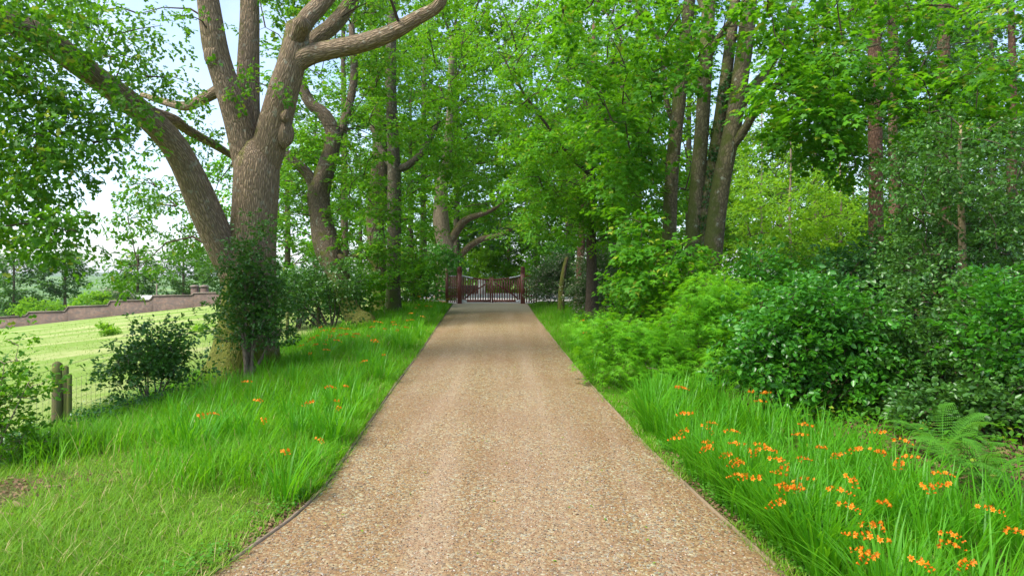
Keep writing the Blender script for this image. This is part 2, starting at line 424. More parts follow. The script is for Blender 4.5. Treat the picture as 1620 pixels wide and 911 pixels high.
    def wood(name, a, b, rough=0.7, scale=(3, 3, 30), spec=0.3, green=None):
        m, nt, p, out = newmat(name)
        tc = nd(nt, 'ShaderNodeTexCoord'); v = mapping(nt, tc.outputs['Object'], scale)
        n = noise(nt, v, 2.0, 5, 0.65); n2 = noise(nt, tc.outputs['Object'], 2.3, 4)
        c = mixc(nt, n, a, b)
        if green: c = mixc(nt, ramp(nt, n2, [(0.38, (0, 0, 0)), (0.6, (0.9, 0.9, 0.9))]), c, green)
        else: c = mixc(nt, math_(nt, 'MULTIPLY', n2, 0.5), c, a)
        nt.links.new(c, p.inputs['Base Color']); p.inputs['Roughness'].default_value = rough; p.inputs['Specular IOR Level'].default_value = spec
        bump(nt, p, n, 0.4, 0.006)
        return m
    M['edge_wood'] = wood('edging_timber', (0.12, 0.085, 0.05), (0.32, 0.24, 0.145), 0.85, (14, 14, 14), 0.2)
    M['edge_wood_old'] = wood('old_edging_timber', (0.10, 0.075, 0.055), (0.30, 0.23, 0.16), 0.9, (14, 14, 14), 0.2)
    M['gate_wood'] = wood('red_brown_stained_wood', (0.12, 0.034, 0.023), (0.215, 0.066, 0.044), 0.45, (20, 20, 3), 0.4)
    M['post_wood'] = wood('weathered_post_wood', (0.085, 0.065, 0.035), (0.20, 0.165, 0.09), 0.85, (25, 25, 2), 0.2, (0.115, 0.15, 0.022))
    M['chip_wood'] = wood('split_wood', (0.17, 0.10, 0.06), (0.33, 0.22, 0.14), 0.85, (20, 6, 20), 0.2)

    def plain(name, c, rough=0.6, metal=0.0, var=0.25, scale=6):
        m, nt, p, out = newmat(name)
        tc = nd(nt, 'ShaderNodeTexCoord'); n = noise(nt, tc.outputs['Object'], scale, 5, 0.6)
        nt.links.new(mixc(nt, n, tuple(q * (1 - var) for q in c), tuple(min(1, q * (1 + var)) for q in c)), p.inputs['Base Color'])
        p.inputs['Roughness'].default_value = rough; p.inputs['Metallic'].default_value = metal
        bump(nt, p, n, 0.2, 0.01)
        return m
    M['galv'] = plain('galvanised_steel', (0.62, 0.63, 0.66), 0.5, 0.35, 0.12, 20)
    M['wire'] = plain('fence_wire', (0.10, 0.10, 0.085), 0.6, 0.5, 0.2, 20)
    M['asphalt'] = plain('pale_road', (0.46, 0.42, 0.42), 0.85, 0, 0.2, 8)
    M['render_white'] = plain('white_render', (0.72, 0.70, 0.66), 0.8, 0, 0.1, 3)
    M['roof_grey'] = plain('roof_sheet', (0.66, 0.66, 0.66), 0.6, 0, 0.08, 3)
    M['cap_stone'] = plain('pale_cap_stone', (0.20, 0.155, 0.125), 0.85, 0, 0.15, 5)
    M['dark'] = plain('dark_opening', (0.02, 0.02, 0.02), 0.5, 0, 0.2, 5)
    M['hill'] = plain('hill_woodland', (0.08, 0.13, 0.06), 0.95, 0, 0.4, 0.02)
    m, nt, p, out = newmat('old_brick')
    tc = nd(nt, 'ShaderNodeTexCoord')
    sx = nd(nt, 'ShaderNodeSeparateXYZ'); nt.links.new(tc.outputs['Object'], sx.inputs[0])
    cb = nd(nt, 'ShaderNodeCombineXYZ'); nt.links.new(math_(nt, 'ADD', sx.outputs['X'], sx.outputs['Y']), cb.inputs['X']); nt.links.new(sx.outputs['Z'], cb.inputs['Y'])
    br = nd(nt, 'ShaderNodeTexBrick'); nt.links.new(cb.outputs[0], br.inputs['Vector'])
    br.inputs['Scale'].default_value = 1.0; br.inputs['Brick Width'].default_value = 0.34; br.inputs['Row Height'].default_value = 0.13; br.inputs['Mortar Size'].default_value = 0.018
    br.inputs['Color1'].default_value = (0.115, 0.052, 0.028, 1); br.inputs['Color2'].default_value = (0.040, 0.026, 0.020, 1); br.inputs['Mortar'].default_value = (0.15, 0.125, 0.10, 1)
    n = noise(nt, tc.outputs['Object'], 0.5, 5, 0.65); n2 = noise(nt, tc.outputs['Object'], 3.0, 4, 0.6)
    c = mixc(nt, ramp(nt, n, [(0.42, (0, 0, 0)), (0.7, (0.6, 0.6, 0.6))]), br.outputs['Color'], (0.045, 0.034, 0.034))
    c = mixc(nt, ramp(nt, n2, [(0.5, (0, 0, 0)), (0.7, (0.7, 0.7, 0.7))]), c, (0.17, 0.115, 0.085))
    nt.links.new(c, p.inputs['Base Color']); p.inputs['Roughness'].default_value = 0.9
    bump(nt, p, br.outputs['Fac'], -0.5, 0.01)
    M['brick'] = m
build_materials()

# ------------------------------------------------------------------ foliage
def _fan(outline):
    n = len(outline)
    return np.array([[0, i, i + 1] for i in range(1, n - 1)])

def leaf_shape(kind):
    """one leaf, unit length along +Y, upper side +Z, slightly folded along the midrib"""
    if kind == 'ovate2':
        V = [(0, 0, 0), (-.33, .45, .10), (0, 1, -.05), (.33, .45, .10)]
        T = [(0, 2, 1), (0, 3, 2)]
    elif kind in ('ovate', 'holly'):
        w = .30 if kind == 'ovate' else .27
        V = [(0, 0, 0), (-w, .32, .09), (-w * .85, .66, .07), (0, 1, -.06), (w * .85, .66, .07), (w, .32, .09)]
        T = [(0, 2, 1), (0, 3, 2), (0, 4, 3), (0, 5, 4)]
    elif kind == 'oak':
        h = [(.25, .32), (.12, .50), (.30, .74)]
        V = [(0, 0, 0), (0, 1, -.08), (0, .5, 0)] + [(-x, y, .09) for x, y in h] + [(x, y, .09) for x, y in h]
        T = [(2, 3, 0), (2, 4, 3), (2, 5, 4), (2, 1, 5), (2, 0, 6), (2, 6, 7), (2, 7, 8), (2, 8, 1)]
    elif kind == 'palm':
        V = [(0, .20, .03), (-.20, .0, .02), (-.50, .48, -.07), (-.19, .58, .02), (0, 1.0, -.08), (.19, .58, .02), (.50, .48, -.07), (.20, .0, .02)]
        T = [(0, i + 1, i) for i in range(1, 7)]
    elif kind == 'lace':
        V = []; T = []
        for k, a in enumerate(np.radians([-70, -32, 0, 32, 70])):
            L = [.7, .95, 1, .95, .7][k]; dx, dy = sin(a), cos(a); px, py = dy, -dx
            b = len(V)
            V += [(dx * L * .12 - px * .06, dy * L * .12 - py * .06, .04), (dx * L, dy * L, -.12), (dx * L * .12 + px * .06, dy * L * .12 + py * .06, .04)]
            T += [(b, b + 2, b + 1)]
    elif kind == 'needle':
        V = []; T = []
        for k, (a, z) in enumerate([(-70, .1), (-45, -.1), (-18, .12), (15, -.08), (42, .1), (68, -.05)]):
            a = radians(a); dx, dy = sin(a), cos(a); px, py = dy, -dx; b = len(V)
            V += [(-px * .05, -py * .05, 0), (px * .05, py * .05, 0), (dx, dy, z)]; T += [(b, b + 1, b + 2)]
    return np.array(V, float), np.array(T)

def rot_zx(az, tilt, roll):
    """matrices: roll about Y, then tilt about X (nose up), then azimuth about Z"""
    ca, sa, ct, st, cr, sr = np.cos(az), np.sin(az), np.cos(tilt), np.sin(tilt), np.cos(roll), np.sin(roll)
    o = np.zeros_like(ca); i = np.ones_like(ca)
    Rz = np.stack([np.stack([ca, sa, o], -1), np.stack([-sa, ca, o], -1), np.stack([o, o, i], -1)], -2)
    Rx = np.stack([np.stack([i, o, o], -1), np.stack([o, ct, -st], -1), np.stack([o, st, ct], -1)], -2)
    Ry = np.stack([np.stack([cr, o, sr], -1), np.stack([o, i, o], -1), np.stack([-sr, o, cr], -1)], -2)
    return Rz @ Rx @ Ry

def spray(g, n, flat=0.35, droop=0.25, width=0.42):
    """leaf places on a forked twig one unit long"""
    t = np.sqrt(g.uniform(0.02, 1, n)); side = g.choice([-1, 1], n)
    off = side * g.uniform(0.02, width, n) * np.sin(np.clip(t * 1.25, 0, 1) * pi * 0.8 + 0.3)
    p = np.stack([off, t - 0.3 * np.abs(off), -droop * t ** 2 - 0.25 * np.abs(off) + g.normal(0, 0.05, n)], -1)
    az = side * g.uniform(0.2, 1.2, n)
    R = rot_zx(az, g.normal(-0.25, flat, n), g.normal(0, flat, n))
    return p, R, g.uniform(0.7, 1.25, n)

def foliage(g, C, out_az, kind, size, nspray, nleaf, L, droop=0.25, flat=0.35, tilt=(0.15, 0.35), az_spread=pi, width=0.42):
    """leaves round the clump centres C ; returns V, T"""
    C = np.asarray(C, float); n = len(C) * nspray
    if n == 0: return np.zeros((0, 3)), np.zeros((0, 3), int)
    T0, F0 = leaf_shape(kind); m = len(T0)
    o = np.repeat(C, nspray, 0); Ls = L * g.uniform(0.6, 1.25, n)
    az = np.repeat(out_az, nspray) + g.uniform(-az_spread, az_spread, n)
    R = rot_zx(az, g.normal(tilt[0], tilt[1], n), g.normal(0, 0.3, n))
    o = o + g.normal(0, 0.22, (n, 3)) * L
    Vs = []
    var = g.integers(0, 6, n)
    for k in range(6):
        i = np.where(var == k)[0]
        if not len(i): continue
        p, Rl, sz = spray(g, nleaf, flat, droop, width)
        base = o[i][:, None] + np.einsum('sij,lj->sli', R[i] * Ls[i][:, None, None], p)
        A = R[i][:, None] @ Rl[None]
        V = np.einsum('slij,mj->slmi', A, T0) * (size * sz)[None, :, None, None] * g.uniform(0.85, 1.15, (len(i), nleaf, 1, 1)) + base[:, :, None]
        Vs.append(V.reshape(-1, 3))
    V = np.concatenate(Vs); nl = len(V) // m
    F = (F0[None] + (np.arange(nl) * m)[:, None, None]).reshape(-1, 3)
    return V, F

def branch_net(g, nodes, C, mb, r_max=0.07, sides=4, arch=0.12, min_r=0.006):
    """grow a branch from the nearest wood to each clump, inner clumps first"""
    nodes = np.asarray(nodes, float)
    C = np.asarray(C, float)
    d0 = np.min(np.linalg.norm(C[:, None] - nodes[None], axis=2), axis=1)
    N = [nodes]; 
    allN = nodes.copy(); root_d = np.zeros(len(nodes))
    az = np.zeros(len(C))
    for i in np.argsort(d0):
        c = C[i]; v = c - allN
        d = np.linalg.norm(v, axis=1)
        cost = d + 0.6 * np.maximum(0, -v[:, 2]) + 0.25 * root_d
        j = int(np.argmin(cost)); a = allN[j]; L = max(d[j], 0.05)
        h = g.normal(0, 0.07, 3) * L; h[2] += arch * L
        k = np.linspace(0, 1, 4)[:, None]
        pts = a + (c - a) * k + h * (4 * k * (1 - k))
        pts[1:3] += g.normal(0, 0.03 * L, (2, 3))
        r0 = min(r_max, 0.008 + 0.013 * L)
        mb.tube(pts, np.linspace(r0, min_r, 4), sides, close=False)
        allN = np.vstack([allN, pts[1:]]); root_d = np.concatenate([root_d, root_d[j] + L * np.linspace(.33, 1, 3)])
        az[i] = math.atan2(-(c - a)[0], (c - a)[1] + 1e-6)
    return az

def box_clumps(g, boxes):
    C = []
    for (u0, v0, u1, v1, d0, d1, n) in boxes:
        u = g.uniform(u0, u1, n); v = g.uniform(v0, v1, n); d = g.uniform(d0, d1, n)
        C.append(np.stack([(u - 810) / FPX * d, d, CAMZ - (v - 440) / FPX * d], -1))
    C = np.concatenate(C)
    return C[C[:, 2] > gz(C[:, 0], C[:, 1]) + 0.15]

def path(pts, d_scale=1.0):
    """[(u, v, d, width in photo px)] -> points, radii in metres"""
    p = np.array([P(u, v, d) for u, v, d, w in pts])
    r = np.array([w / 2 * d / FPX for u, v, d, w in pts])
    return p, r

TRIS = [0]
def leaves_obj(name, V, F, mat, parent, base):
    TRIS[0] += len(F)
    return obj(name, np_mesh(name, V - np.asarray(base), F), mat, parent)

def make_tree(name, label, cat, stems, boxes, kind, size, lmat, bmat, seed, nspray=7, nleaf=22, L=0.9, group=None,
              sides=12, seg=26, lump=0.10, flare=0.35, droop=0.25, flat=0.24, tilt=(0.0, 0.25), twig='twig', r_max=0.07, attach_from=0.25,
              arch=0.12, clumps=None, crown_name='crown', base=None, width=0.42, dens=1.62):
    """a tree: trunk (with its limbs), branches, crown"""
    g = np.random.default_rng(seed)
    st = []
    for i, s in enumerate(stems):
        p, r = s if isinstance(s, tuple) and isinstance(s[0], np.ndarray) else path(s)
        st.append((p, r))
    p0 = st[0][0][0].copy()
    if base is None: base = np.array([p0[0], p0[1], float(gz(p0[0], p0[1])) - 0.05])
    root = empty(name, base)
    tag(root, label, cat, group)
    mb = MB(); nodes = []
    for i, (p, r) in enumerate(st):
        if i == 0 and p[0][2] > base[2]:
            p = np.vstack([base - [0, 0, 0.1], p]); r = np.concatenate([[r[0] * 1.12], r])
        k = max(8, int(seg * (1 if i == 0 else 0.7)))
        mb.tube(p, r, sides, seg=k, lump=lump, flare=flare if i == 0 else 0, seed=seed + i)
        q = catmull(np.column_stack([p, r]), 30)[:, :3]
        nodes.append(q[int(len(q) * (attach_from if i == 0 else 0.15)):])
    trunk = obj('trunk', mb.mesh('trunk', True, base), bmat, root)
    C = clumps if clumps is not None else box_clumps(g, [(*b[:6], int(round(b[6] * dens))) for b in boxes])
    if len(C):
        tb = MB()
        az = branch_net(g, np.concatenate(nodes), C, tb, r_max, arch=arch)
        obj('branches', tb.mesh('branches', True, base), M[twig], root)['kind'] = 'stuff'
        V, F = foliage(g, C, az, kind, size, nspray, nleaf, L, droop, flat, tilt, pi, width)
        leaves_obj(crown_name, V, F, lmat, root, base)
    return root

def straight_stem(x, y, h, r, g, lean=(0, 0), top=0.35, n=6, wob=0.03):
    t = np.linspace(0, 1, n)
    z0 = float(gz(x, y)) - 0.1
    p = np.stack([x + lean[0] * t + g.normal(0, wob * h * 0.1, n) * t, y + lean[1] * t + g.normal(0, wob * h * 0.1, n) * t, z0 + h * t], -1)
    return p, r * (1 - (1 - top) * t)

def ellip_clumps(g, c, r, n, hollow=0.45):
    v = g.normal(0, 1, (n, 3)); v /= np.linalg.norm(v, axis=1)[:, None]
    k = g.uniform(hollow ** 3, 1, n) ** (1 / 3)
    return np.asarray(c) + v * k[:, None] * np.asarray(r)

def auto_tree(name, label, u, d, h, r_trunk, crown_z, crown_r, n, kind, size, lmat, bmat, seed, group=None, lean=(0, 0), **kw):
    """a woodland tree standing at depth d in the direction u ; crown from crown_z[0] to crown_z[1] metres above its foot"""
    g = np.random.default_rng(seed)
    x, y = (u - 810) / FPX * d, d
    z0 = float(gz(x, y))
    stem = straight_stem(x, y, h, r_trunk, g, lean)
    c = [x + lean[0] * .6, y + lean[1] * .6, z0 + (crown_z[0] + crown_z[1]) / 2]
    C = ellip_clumps(g, c, (crown_r, crown_r, (crown_z[1] - crown_z[0]) / 2), int(n * 1.38))
    C = C[C[:, 2] > gz(C[:, 0], C[:, 1]) + 0.3]
    return make_tree(name, label, 'tree', [stem], None, kind, size, lmat, bmat, seed, group=group, clumps=C, base=np.array([x, y, z0 - 0.05]), sides=9, seg=14, **kw)

def shrub(name, label, cat, u, d, blobs, n_leaf_scale, kind, size, lmat, seed, nspray=6, nleaf=18, L=0.4, stems=7, stem_r=0.012, droop=0.2, flat=0.5,
          tilt=(0.35, 0.4), twig='twig', group=None, part='foliage', v_foot=None, width=0.45, hollow=0.5):
    """blobs: [(du m, dy m, z m, rx, ry, rz, n)] relative to the foot"""
    g = np.random.default_rng(seed)
    x, y = (u - 810) / FPX * d, d
    z = float(gz(x, y)); base = np.array([x, y, z])
    root = empty(name, base); tag(root, label, cat, group)
    C = np.concatenate([ellip_clumps(g, base + np.array(b[:3]), b[3:6], max(1, int(b[6] * n_leaf_scale)), hollow) for b in blobs])
    ctr = base + np.average([b[:3] for b in blobs], axis=0)
    v = C - ctr; w = np.sin(v[:, 0] * 3.1 + seed) * np.sin(v[:, 1] * 2.7 + 2 * seed) + np.sin(v[:, 2] * 4.3 + 3 * seed) * np.cos(v[:, 0] * 2.2 - seed)
    C = ctr + v * (1 + .16 * w + np.where(g.random(len(C)) < .14, g.uniform(.1, .35, len(C)), 0))[:, None]
    gap = np.sin(C[:, 0] * 5.1 / max(.5, blobs[0][3]) + seed) * np.sin(C[:, 1] * 4.3 + seed * .7) * np.sin(C[:, 2] * 5.7 / max(.5, blobs[0][3]) + seed * 1.3)
    C = C[gap > -.3]
    C = C[C[:, 2] > gz(C[:, 0], C[:, 1]) + 0.04]
    mb = MB(); nodes = [base + [0, 0, 0.02]]
    top = max(b[2] for b in blobs)
    for k in range(stems):
        b = blobs[k % len(blobs)]
        e = base + np.array(b[:3]) * [0.8, 0.8, 0.95] + g.normal(0, 0.12, 3) * [b[3], b[4], 0.3]
        s = base + np.append(g.normal(0, 0.05, 2), -0.05)
        m1 = s + (e - s) * 0.5 + g.normal(0, 0.06, 3)
        p = catmull([s, m1, e], 8); mb.tube(p, np.linspace(stem_r * 1.5, stem_r * 0.6, 8), 6)
        nodes.append(p[2:])
    nodes = np.vstack([np.atleast_2d(q) for q in nodes])
    az = branch_net(g, nodes, C, mb, stem_r, 3, 0.1, 0.003)
    obj('stems', mb.mesh('stems', True, base), M[twig], root)['kind'] = 'stuff'
    V, F = foliage(g, C, az, kind, size, nspray, nleaf, L, droop, flat, tilt, pi, width)
    ok = np.repeat((V.reshape(-1, len(leaf_shape(kind)[0]), 3)[:, :, 2].min(1) > base[2] - 0.3), 1)
    leaves_obj(part, V, F, lmat, root, base)
    return root

def blades(g, XY, H, W, lean, bend, nseg=3, az=None, zoff=0.0):
    """grass blades or sword leaves as tapering strips"""
    XY = np.asarray(XY, float); n = len(XY)
    Z = gz(XY[:, 0], XY[:, 1]) + zoff - 0.01
    az = g.uniform(0, 2 * pi, n) if az is None else az
    d = np.stack([np.cos(az), np.sin(az)], -1); s = np.stack([-np.sin(az), np.cos(az)], -1)
    rows = []
    lv = np.linspace(0, 1, nseg + 1)
    for k, t in enumerate(lv):
        out = (lean * t + bend * t * t) * H
        zz = H * (t - 0.42 * bend * t * t * t)
        c = np.stack([XY[:, 0] + d[:, 0] * out, XY[:, 1] + d[:, 1] * out, Z + zz], -1)
        w = W * (1 - t ** 2.2) * 0.5 if k else W * 0.35
        if k < nseg:
            q = np.zeros((n, 3)); q[:, :2] = s * np.broadcast_to(w, (n,))[:, None]
            rows += [c - q, c + q]
        else: rows.append(c)
    m = len(rows); V = np.stack(rows, 1).reshape(-1, 3)
    T = []
    for k in range(nseg - 1): T += [(2 * k, 2 * k + 1, 2 * k + 3), (2 * k, 2 * k + 3, 2 * k + 2)]
    T += [(2 * nseg - 2, 2 * nseg - 1, 2 * nseg)]
    F = (np.array(T)[None] + (np.arange(n) * m)[:, None, None]).reshape(-1, 3)
    return V, F

# ================================================================== THE SETTING
def graded(a, b, fine_a, fine_b, step, grow=1.25):
    v = list(np.arange(fine_a, fine_b + 1e-6, step)); s = step
    while v[-1] < b: s *= grow; v.append(v[-1] + s)
    s = step
    while v[0] > a: s *= grow; v.insert(0, v[0] - s)
    return np.array(v)

def build_ground():
    xs = graded(-2600, 2600, -20, 14, 0.7); ys = graded(-60, 3500, -4, 44, 0.7, 1.15)
    X, Y = np.meshgrid(xs, ys); Z = gz(X, Y)
    # the far valley rises again to a range of low hills
    R = np.hypot(X, Y)
    Z = Z + 26 * sstep(600, 1600, R) * (0.75 + 0.25 * np.sin(X * 0.0042 + 1.0)) * sstep(-60, -220, X)
    under = (X > drive_l(Y) + .3) & (X < drive_r(Y) - .3) & (Y < 38)
    Z = Z - 0.06 * under
    n, m = X.shape
    i = np.arange(n - 1)[:, None]; j = np.arange(m - 1)[None]
    Q = np.stack([i * m + j, i * m + j + 1, (i + 1) * m + j + 1, (i + 1) * m + j], -1).reshape(-1, 4)
    fieldw = sstep(0.0, 0.8, fence_x(Y) - 0.2 - X)
    wood = sstep(3.5, 6, X - 0.02 * Y) * sstep(-4, 8, Y)
    wood = np.maximum(wood, 1.1 * np.exp(-(((X + 6.3) / 1.0) ** 2 + ((Y - 8.1) / .7) ** 2)))
    wood = np.clip(wood, 0, 1)
    far = sstep(95, 140, R)
    A = np.stack([fieldw, wood, far], -1).reshape(-1, 3)
    o = obj('ground', np_mesh('ground', np.stack([X, Y, Z], -1), Q, A, True), M['ground'])
    tag(o, 'grassy verges, woodland floor and sloping field', None, None, 'structure')

def build_drive():
    ys = np.concatenate([np.arange(-8, 38.6, 0.4), [38.6]])
    k = np.linspace(0, 1, 9)
    V = []
    for y in ys:
        a, b = drive_l(y) + 0.0, drive_r(y) - 0.0
        x = a + (b - a) * k
        V.append(np.stack([x, np.full(9, y), 0.0333 * y + 0.012 + 0.035 * (1 - (2 * k - 1) ** 2)], -1))
    n, m = len(ys), 9
    i = np.arange(n - 1)[:, None]; j = np.arange(m - 1)[None]
    Q = np.stack([i * m + j, i * m + j + 1, (i + 1) * m + j + 1, (i + 1) * m + j], -1).reshape(-1, 4)
    o = obj('driveway', np_mesh('driveway', np.concatenate(V), Q, None, True), M['gravel'])
    tag(o, 'tan gravel driveway running up to the gate', None, None, 'structure')
    # loose stones
    g = np.random.default_rng(3); n = 25000
    d = 1 / g.uniform(1 / 26, 1 / 5.2, n)
    a, b = drive_l(d), drive_r(d); t = g.uniform(0.005, 0.995, n); x = a + (b - a) * t
    z = 0.0333 * d + 0.012 + 0.035 * (1 - (2 * t - 1) ** 2)
    r = g.uniform(0.005, 0.011, n) * np.where(g.random(n) < .05, 1.5, 1)
    T0 = np.array([(1, 0, 0), (-1, 0, 0), (0, 1, 0), (0, -1, 0), (0, 0, .75), (0, 0, -.75)], float)
    F0 = np.array([(0, 2, 4), (2, 1, 4), (1, 3, 4), (3, 0, 4)])
    V = T0[None] * g.uniform(0.6, 1.3, (n, 6, 1)) * r[:, None, None]
    R = rot_zx(g.uniform(0, 6.3, n), g.normal(0, .3, n), g.normal(0, .3, n))
    V = np.einsum('nij,nmj->nmi', R, V) + np.stack([x, d, z + r * 0.25], -1)[:, None]
    F = (F0[None] + (np.arange(n) * 6)[:, None, None]).reshape(-1, 3)
    o = obj('gravel', np_mesh('gravel', V, F), M['stone'])
    tag(o, 'loose mixed tan and grey stones over the driveway', None, None, 'stuff')
    # road beyond the gate
    mb = MB()
    mb.add([(-8.2, 40.2, 1.392), (7, 40.2, 1.392), (9, 62, 1.392), (-8.8, 62, 1.392)], [[0, 1, 2, 3]])
    mb.add([(-3.4, 38.6, 1.315), (1.0, 38.6, 1.315), (1.6, 40.2, 1.388), (-4.2, 40.2, 1.388)], [[0, 1, 2, 3]])
    tag(obj('road', mb.mesh('road'), M['asphalt']), 'pale grey road surface beyond the gate', None, None, 'structure')

def build_edging():
    g = np.random.default_rng(5)
    for side, fx, name_l, mat in (('left', drive_l, 'dark weathered timber edging along the curved field side of the driveway', 'edge_wood_old'),
                             ('right', drive_r, 'pale timber edging board along the woodland side of the driveway', 'edge_wood')):
        sgn = -1 if side == 'left' else 1
        y = 3.6
        base = (float(fx(y)), y, float(gz(fx(y), y)))
        root = empty('timber_edging', base); tag(root, name_l, 'edging', 'driveway edging')
        while y < 38.0:
            L = min(2.4 + g.uniform(-.2, .2), 38.4 - y)
            k = max(3, int(L / 0.35)); yy = np.linspace(y + 0.006, y + L - 0.006, k)
            xx = fx(yy) + sgn * 0.02 + g.normal(0, 0.004); dz = g.normal(0, 0.006)
            zz = 0.0333 * yy + dz
            w = 0.013; rows = []
            for i in range(k):
                for ox, oz in ((-w, -.05), (w, -.05), (w, .032), (-w, .032)):
                    rows.append((xx[i] + ox - base[0], yy[i] - base[1], zz[i] + oz - base[2]))
            Q = []
            for i in range(k - 1):
                for c in range(4): Q.append((i * 4 + c, i * 4 + (c + 1) % 4, i * 4 + 4 + (c + 1) % 4, i * 4 + 4 + c))
            Q += [(3, 2, 1, 0), (k * 4 - 4, k * 4 - 3, k * 4 - 2, k * 4 - 1)]
            b = obj('board', np_mesh('board', rows, np.array(Q)), M[mat], root)
            if y < 24:
                p = MB(); p.box((xx[1] + sgn * 0.036 - base[0], yy[1] - base[1], zz[1] - .01 - base[2]), (0.036, 0.04, 0.08))
                obj('peg', p.mesh('peg'), M[mat], b)
            y += L

build_ground(); build_drive(); build_edging()

# ================================================================== GATE
GY = 38.75
GZ0 = 0.0333 * 38.6
def build_gate():
    W = M['gate_wood']
    # posts
    for x, lab in ((-2.97, 'square red-brown gate post with stepped cap on the field side of the driveway'),
                   (0.615, 'square red-brown gate post with stepped cap half hidden by the woodland shrubs')):
        r = empty('gate_post', (x, GY + 0.02, GZ0)); tag(r, lab, 'gate post', 'gate posts')
        b = MB(); b.box((0, 0, 0.88), (0.26, 0.26, 1.86)); obj('shaft', b.mesh('shaft'), W, r)
        b = MB(); b.box((0, 0, 1.835), (0.31, 0.31, 0.05)); obj('collar', b.mesh('collar'), W, r)
        b = MB(); b.box((0, 0, 1.95), (0.235, 0.235, 0.18)); b.box((0, 0, 2.055), (0.27, 0.27, 0.03)); b.box((0, 0, 2.10), (0.25, 0.25, 0.06), 0, 0.35)
        obj('cap', b.mesh('cap'), W, r)
    # leaves
    xm = -1.17
    for sgn, xh, lab in ((1, -2.82, 'red-brown slatted gate leaf hung on the field-side post'), (-1, 0.47, 'red-brown slatted gate leaf hung on the woodland-side post')):
        r = empty('gate_leaf', (xh, GY, GZ0)); tag(r, lab, 'gate', 'pair of driveway gates')
        w = abs(xm - xh) - 0.012
        X = lambda t: sgn * t
        zt = lambda t: 1.645 - 0.235 * (t / w) ** 0.8 + 0.03 * math.sin(pi * t / w) * -1    # sagging top line
        b = MB(); b.box((X(0.05), 0, 0.865), (0.10, 0.075, 1.54)); obj('hanging_stile', b.mesh('hanging_stile'), W, r)
        b = MB(); b.box((X(w - 0.05), 0, 0.79), (0.095, 0.075, 1.40)); b.box((X(w - 0.05), 0, 1.515), (0.095, 0.075, 0.05), 0, 0.3); obj('meeting_stile', b.mesh('meeting_stile'), W, r)
        b = MB(); b.box((X(w / 2), 0, 0.17), (w - 0.2, 0.07, 0.13)); obj('bottom_rail', b.mesh('bottom_rail'), W, r)
        b = MB(); ts = np.linspace(0.1, w - 0.1, 10)
        for a, c in zip(ts[:-1], ts[1:]): b.bar((X(a), 0, zt(a) - .05), (X(c), 0, zt(c) - .05), 0.068, 0.095)
        obj('top_rail', b.mesh('top_rail'), W, r)
        n = 10
        for k in range(n):
            t = 0.1 + (w - 0.2) * (k + 0.5) / n
            b = MB(); b.box((X(t), -0.012, (0.23 + zt(t) - 0.09) / 2), (0.062, 0.024, zt(t) - 0.09 - 0.23)); obj('slat', b.mesh('slat'), W, r)
        b = MB(); ks = np.linspace(0, 1, 8)
        bx = 0.12 + (w - 0.24) * ks; bz = 0.27 + (zt(w) - 0.17 - 0.27) * (ks ** 0.85)
        for i in range(7): b.bar((X(bx[i]), 0.035, bz[i]), (X(bx[i + 1]), 0.035, bz[i + 1]), 0.045, 0.085)
        obj('brace', b.mesh('brace'), W, r)
        b = MB(); ts = np.linspace(-0.13, 0.62, 7)
        for a, c in zip(ts[:-1], ts[1:]): b.bar((X(a), -0.052, zt(max(a, 0)) - 0.035), (X(c), -0.052, zt(max(c, 0)) - 0.035), 0.02, 0.075)
        obj('hinge_strap', b.mesh('hinge_strap'), M['galv'], r)
        b = MB(); b.box((X(0.10), -0.055, 0.16), (0.30, 0.025, 0.10)); b.box((X(-0.02), -0.06, 0.09), (0.14, 0.05, 0.10)); b.box((X(0.02), -0.06, 0.22), (0.12, 0.03, 0.05))
        obj('bottom_hinge', b.mesh('bottom_hinge'), M['galv'], r)
    # side panels
    for x0, x1, lab, post in ((-3.68, -3.11, 'short red-brown picket panel between the gate post and the field-side bushes', True),
                              (0.76, 1.45, 'dark picket panel beside the woodland-side gate post', False)):
        r = empty('picket_panel', (x0, GY, GZ0)); tag(r, lab, 'fence panel', 'picket panels beside the gate')
        w = x1 - x0
        if post:
            b = MB(); b.box((-0.02, 0, 0.93), (0.14, 0.14, 1.9)); b.box((-0.02, 0, 1.92), (0.11, 0.11, 0.12), 0, 0.6); obj('end_post', b.mesh('end_post'), W, r)
        for z, m_ in ((0.45, 'gate_wood'), (0.93, 'galv' if post else 'gate_wood'), (1.58, 'galv' if post else 'gate_wood')):
            b = MB(); b.box((w / 2, 0.02, z), (w, 0.05, 0.075)); o = obj('rail', b.mesh('rail'), M[m_], r)
            if m_ == 'galv': o['label'] = 'pale grey rail'
        n = 5
        for k in range(n):
            b = MB(); h = 1.5 if post else 1.35
            b.box((w * (k + .5) / n, -0.02, 0.08 + h / 2), (0.07, 0.022, h)); b.box((w * (k + .5) / n, -0.02, 0.08 + h + .02), (0.07, 0.022, 0.04), 0, 0.2)
            obj('picket', b.mesh('picket'), W, r)
    # far side of the road : low brick garden wall with a white-topped pier, glimpsed through the slats
    r = empty('low_garden_wall', (-6.2, 58, 1.4)); tag(r, 'low brick and white garden wall glimpsed through the gate slats', 'wall')
    b = MB(); b.box((1.6, 0, 0.35), (3.4, 0.3, 0.7)); obj('brickwork', b.mesh('brickwork'), M['brick'], r)
    b = MB(); b.box((1.6, 0, 0.73), (3.5, 0.38, 0.07)); obj('coping', b.mesh('coping'), M['cap_stone'], r)
    b = MB(); b.box((3.62, 0, 0.55), (0.62, 0.62, 1.1)); b.box((3.62, 0, 1.15), (0.74, 0.74, 0.1), 0, 0.8); obj('pier', b.mesh('pier'), M['render_white'], r)

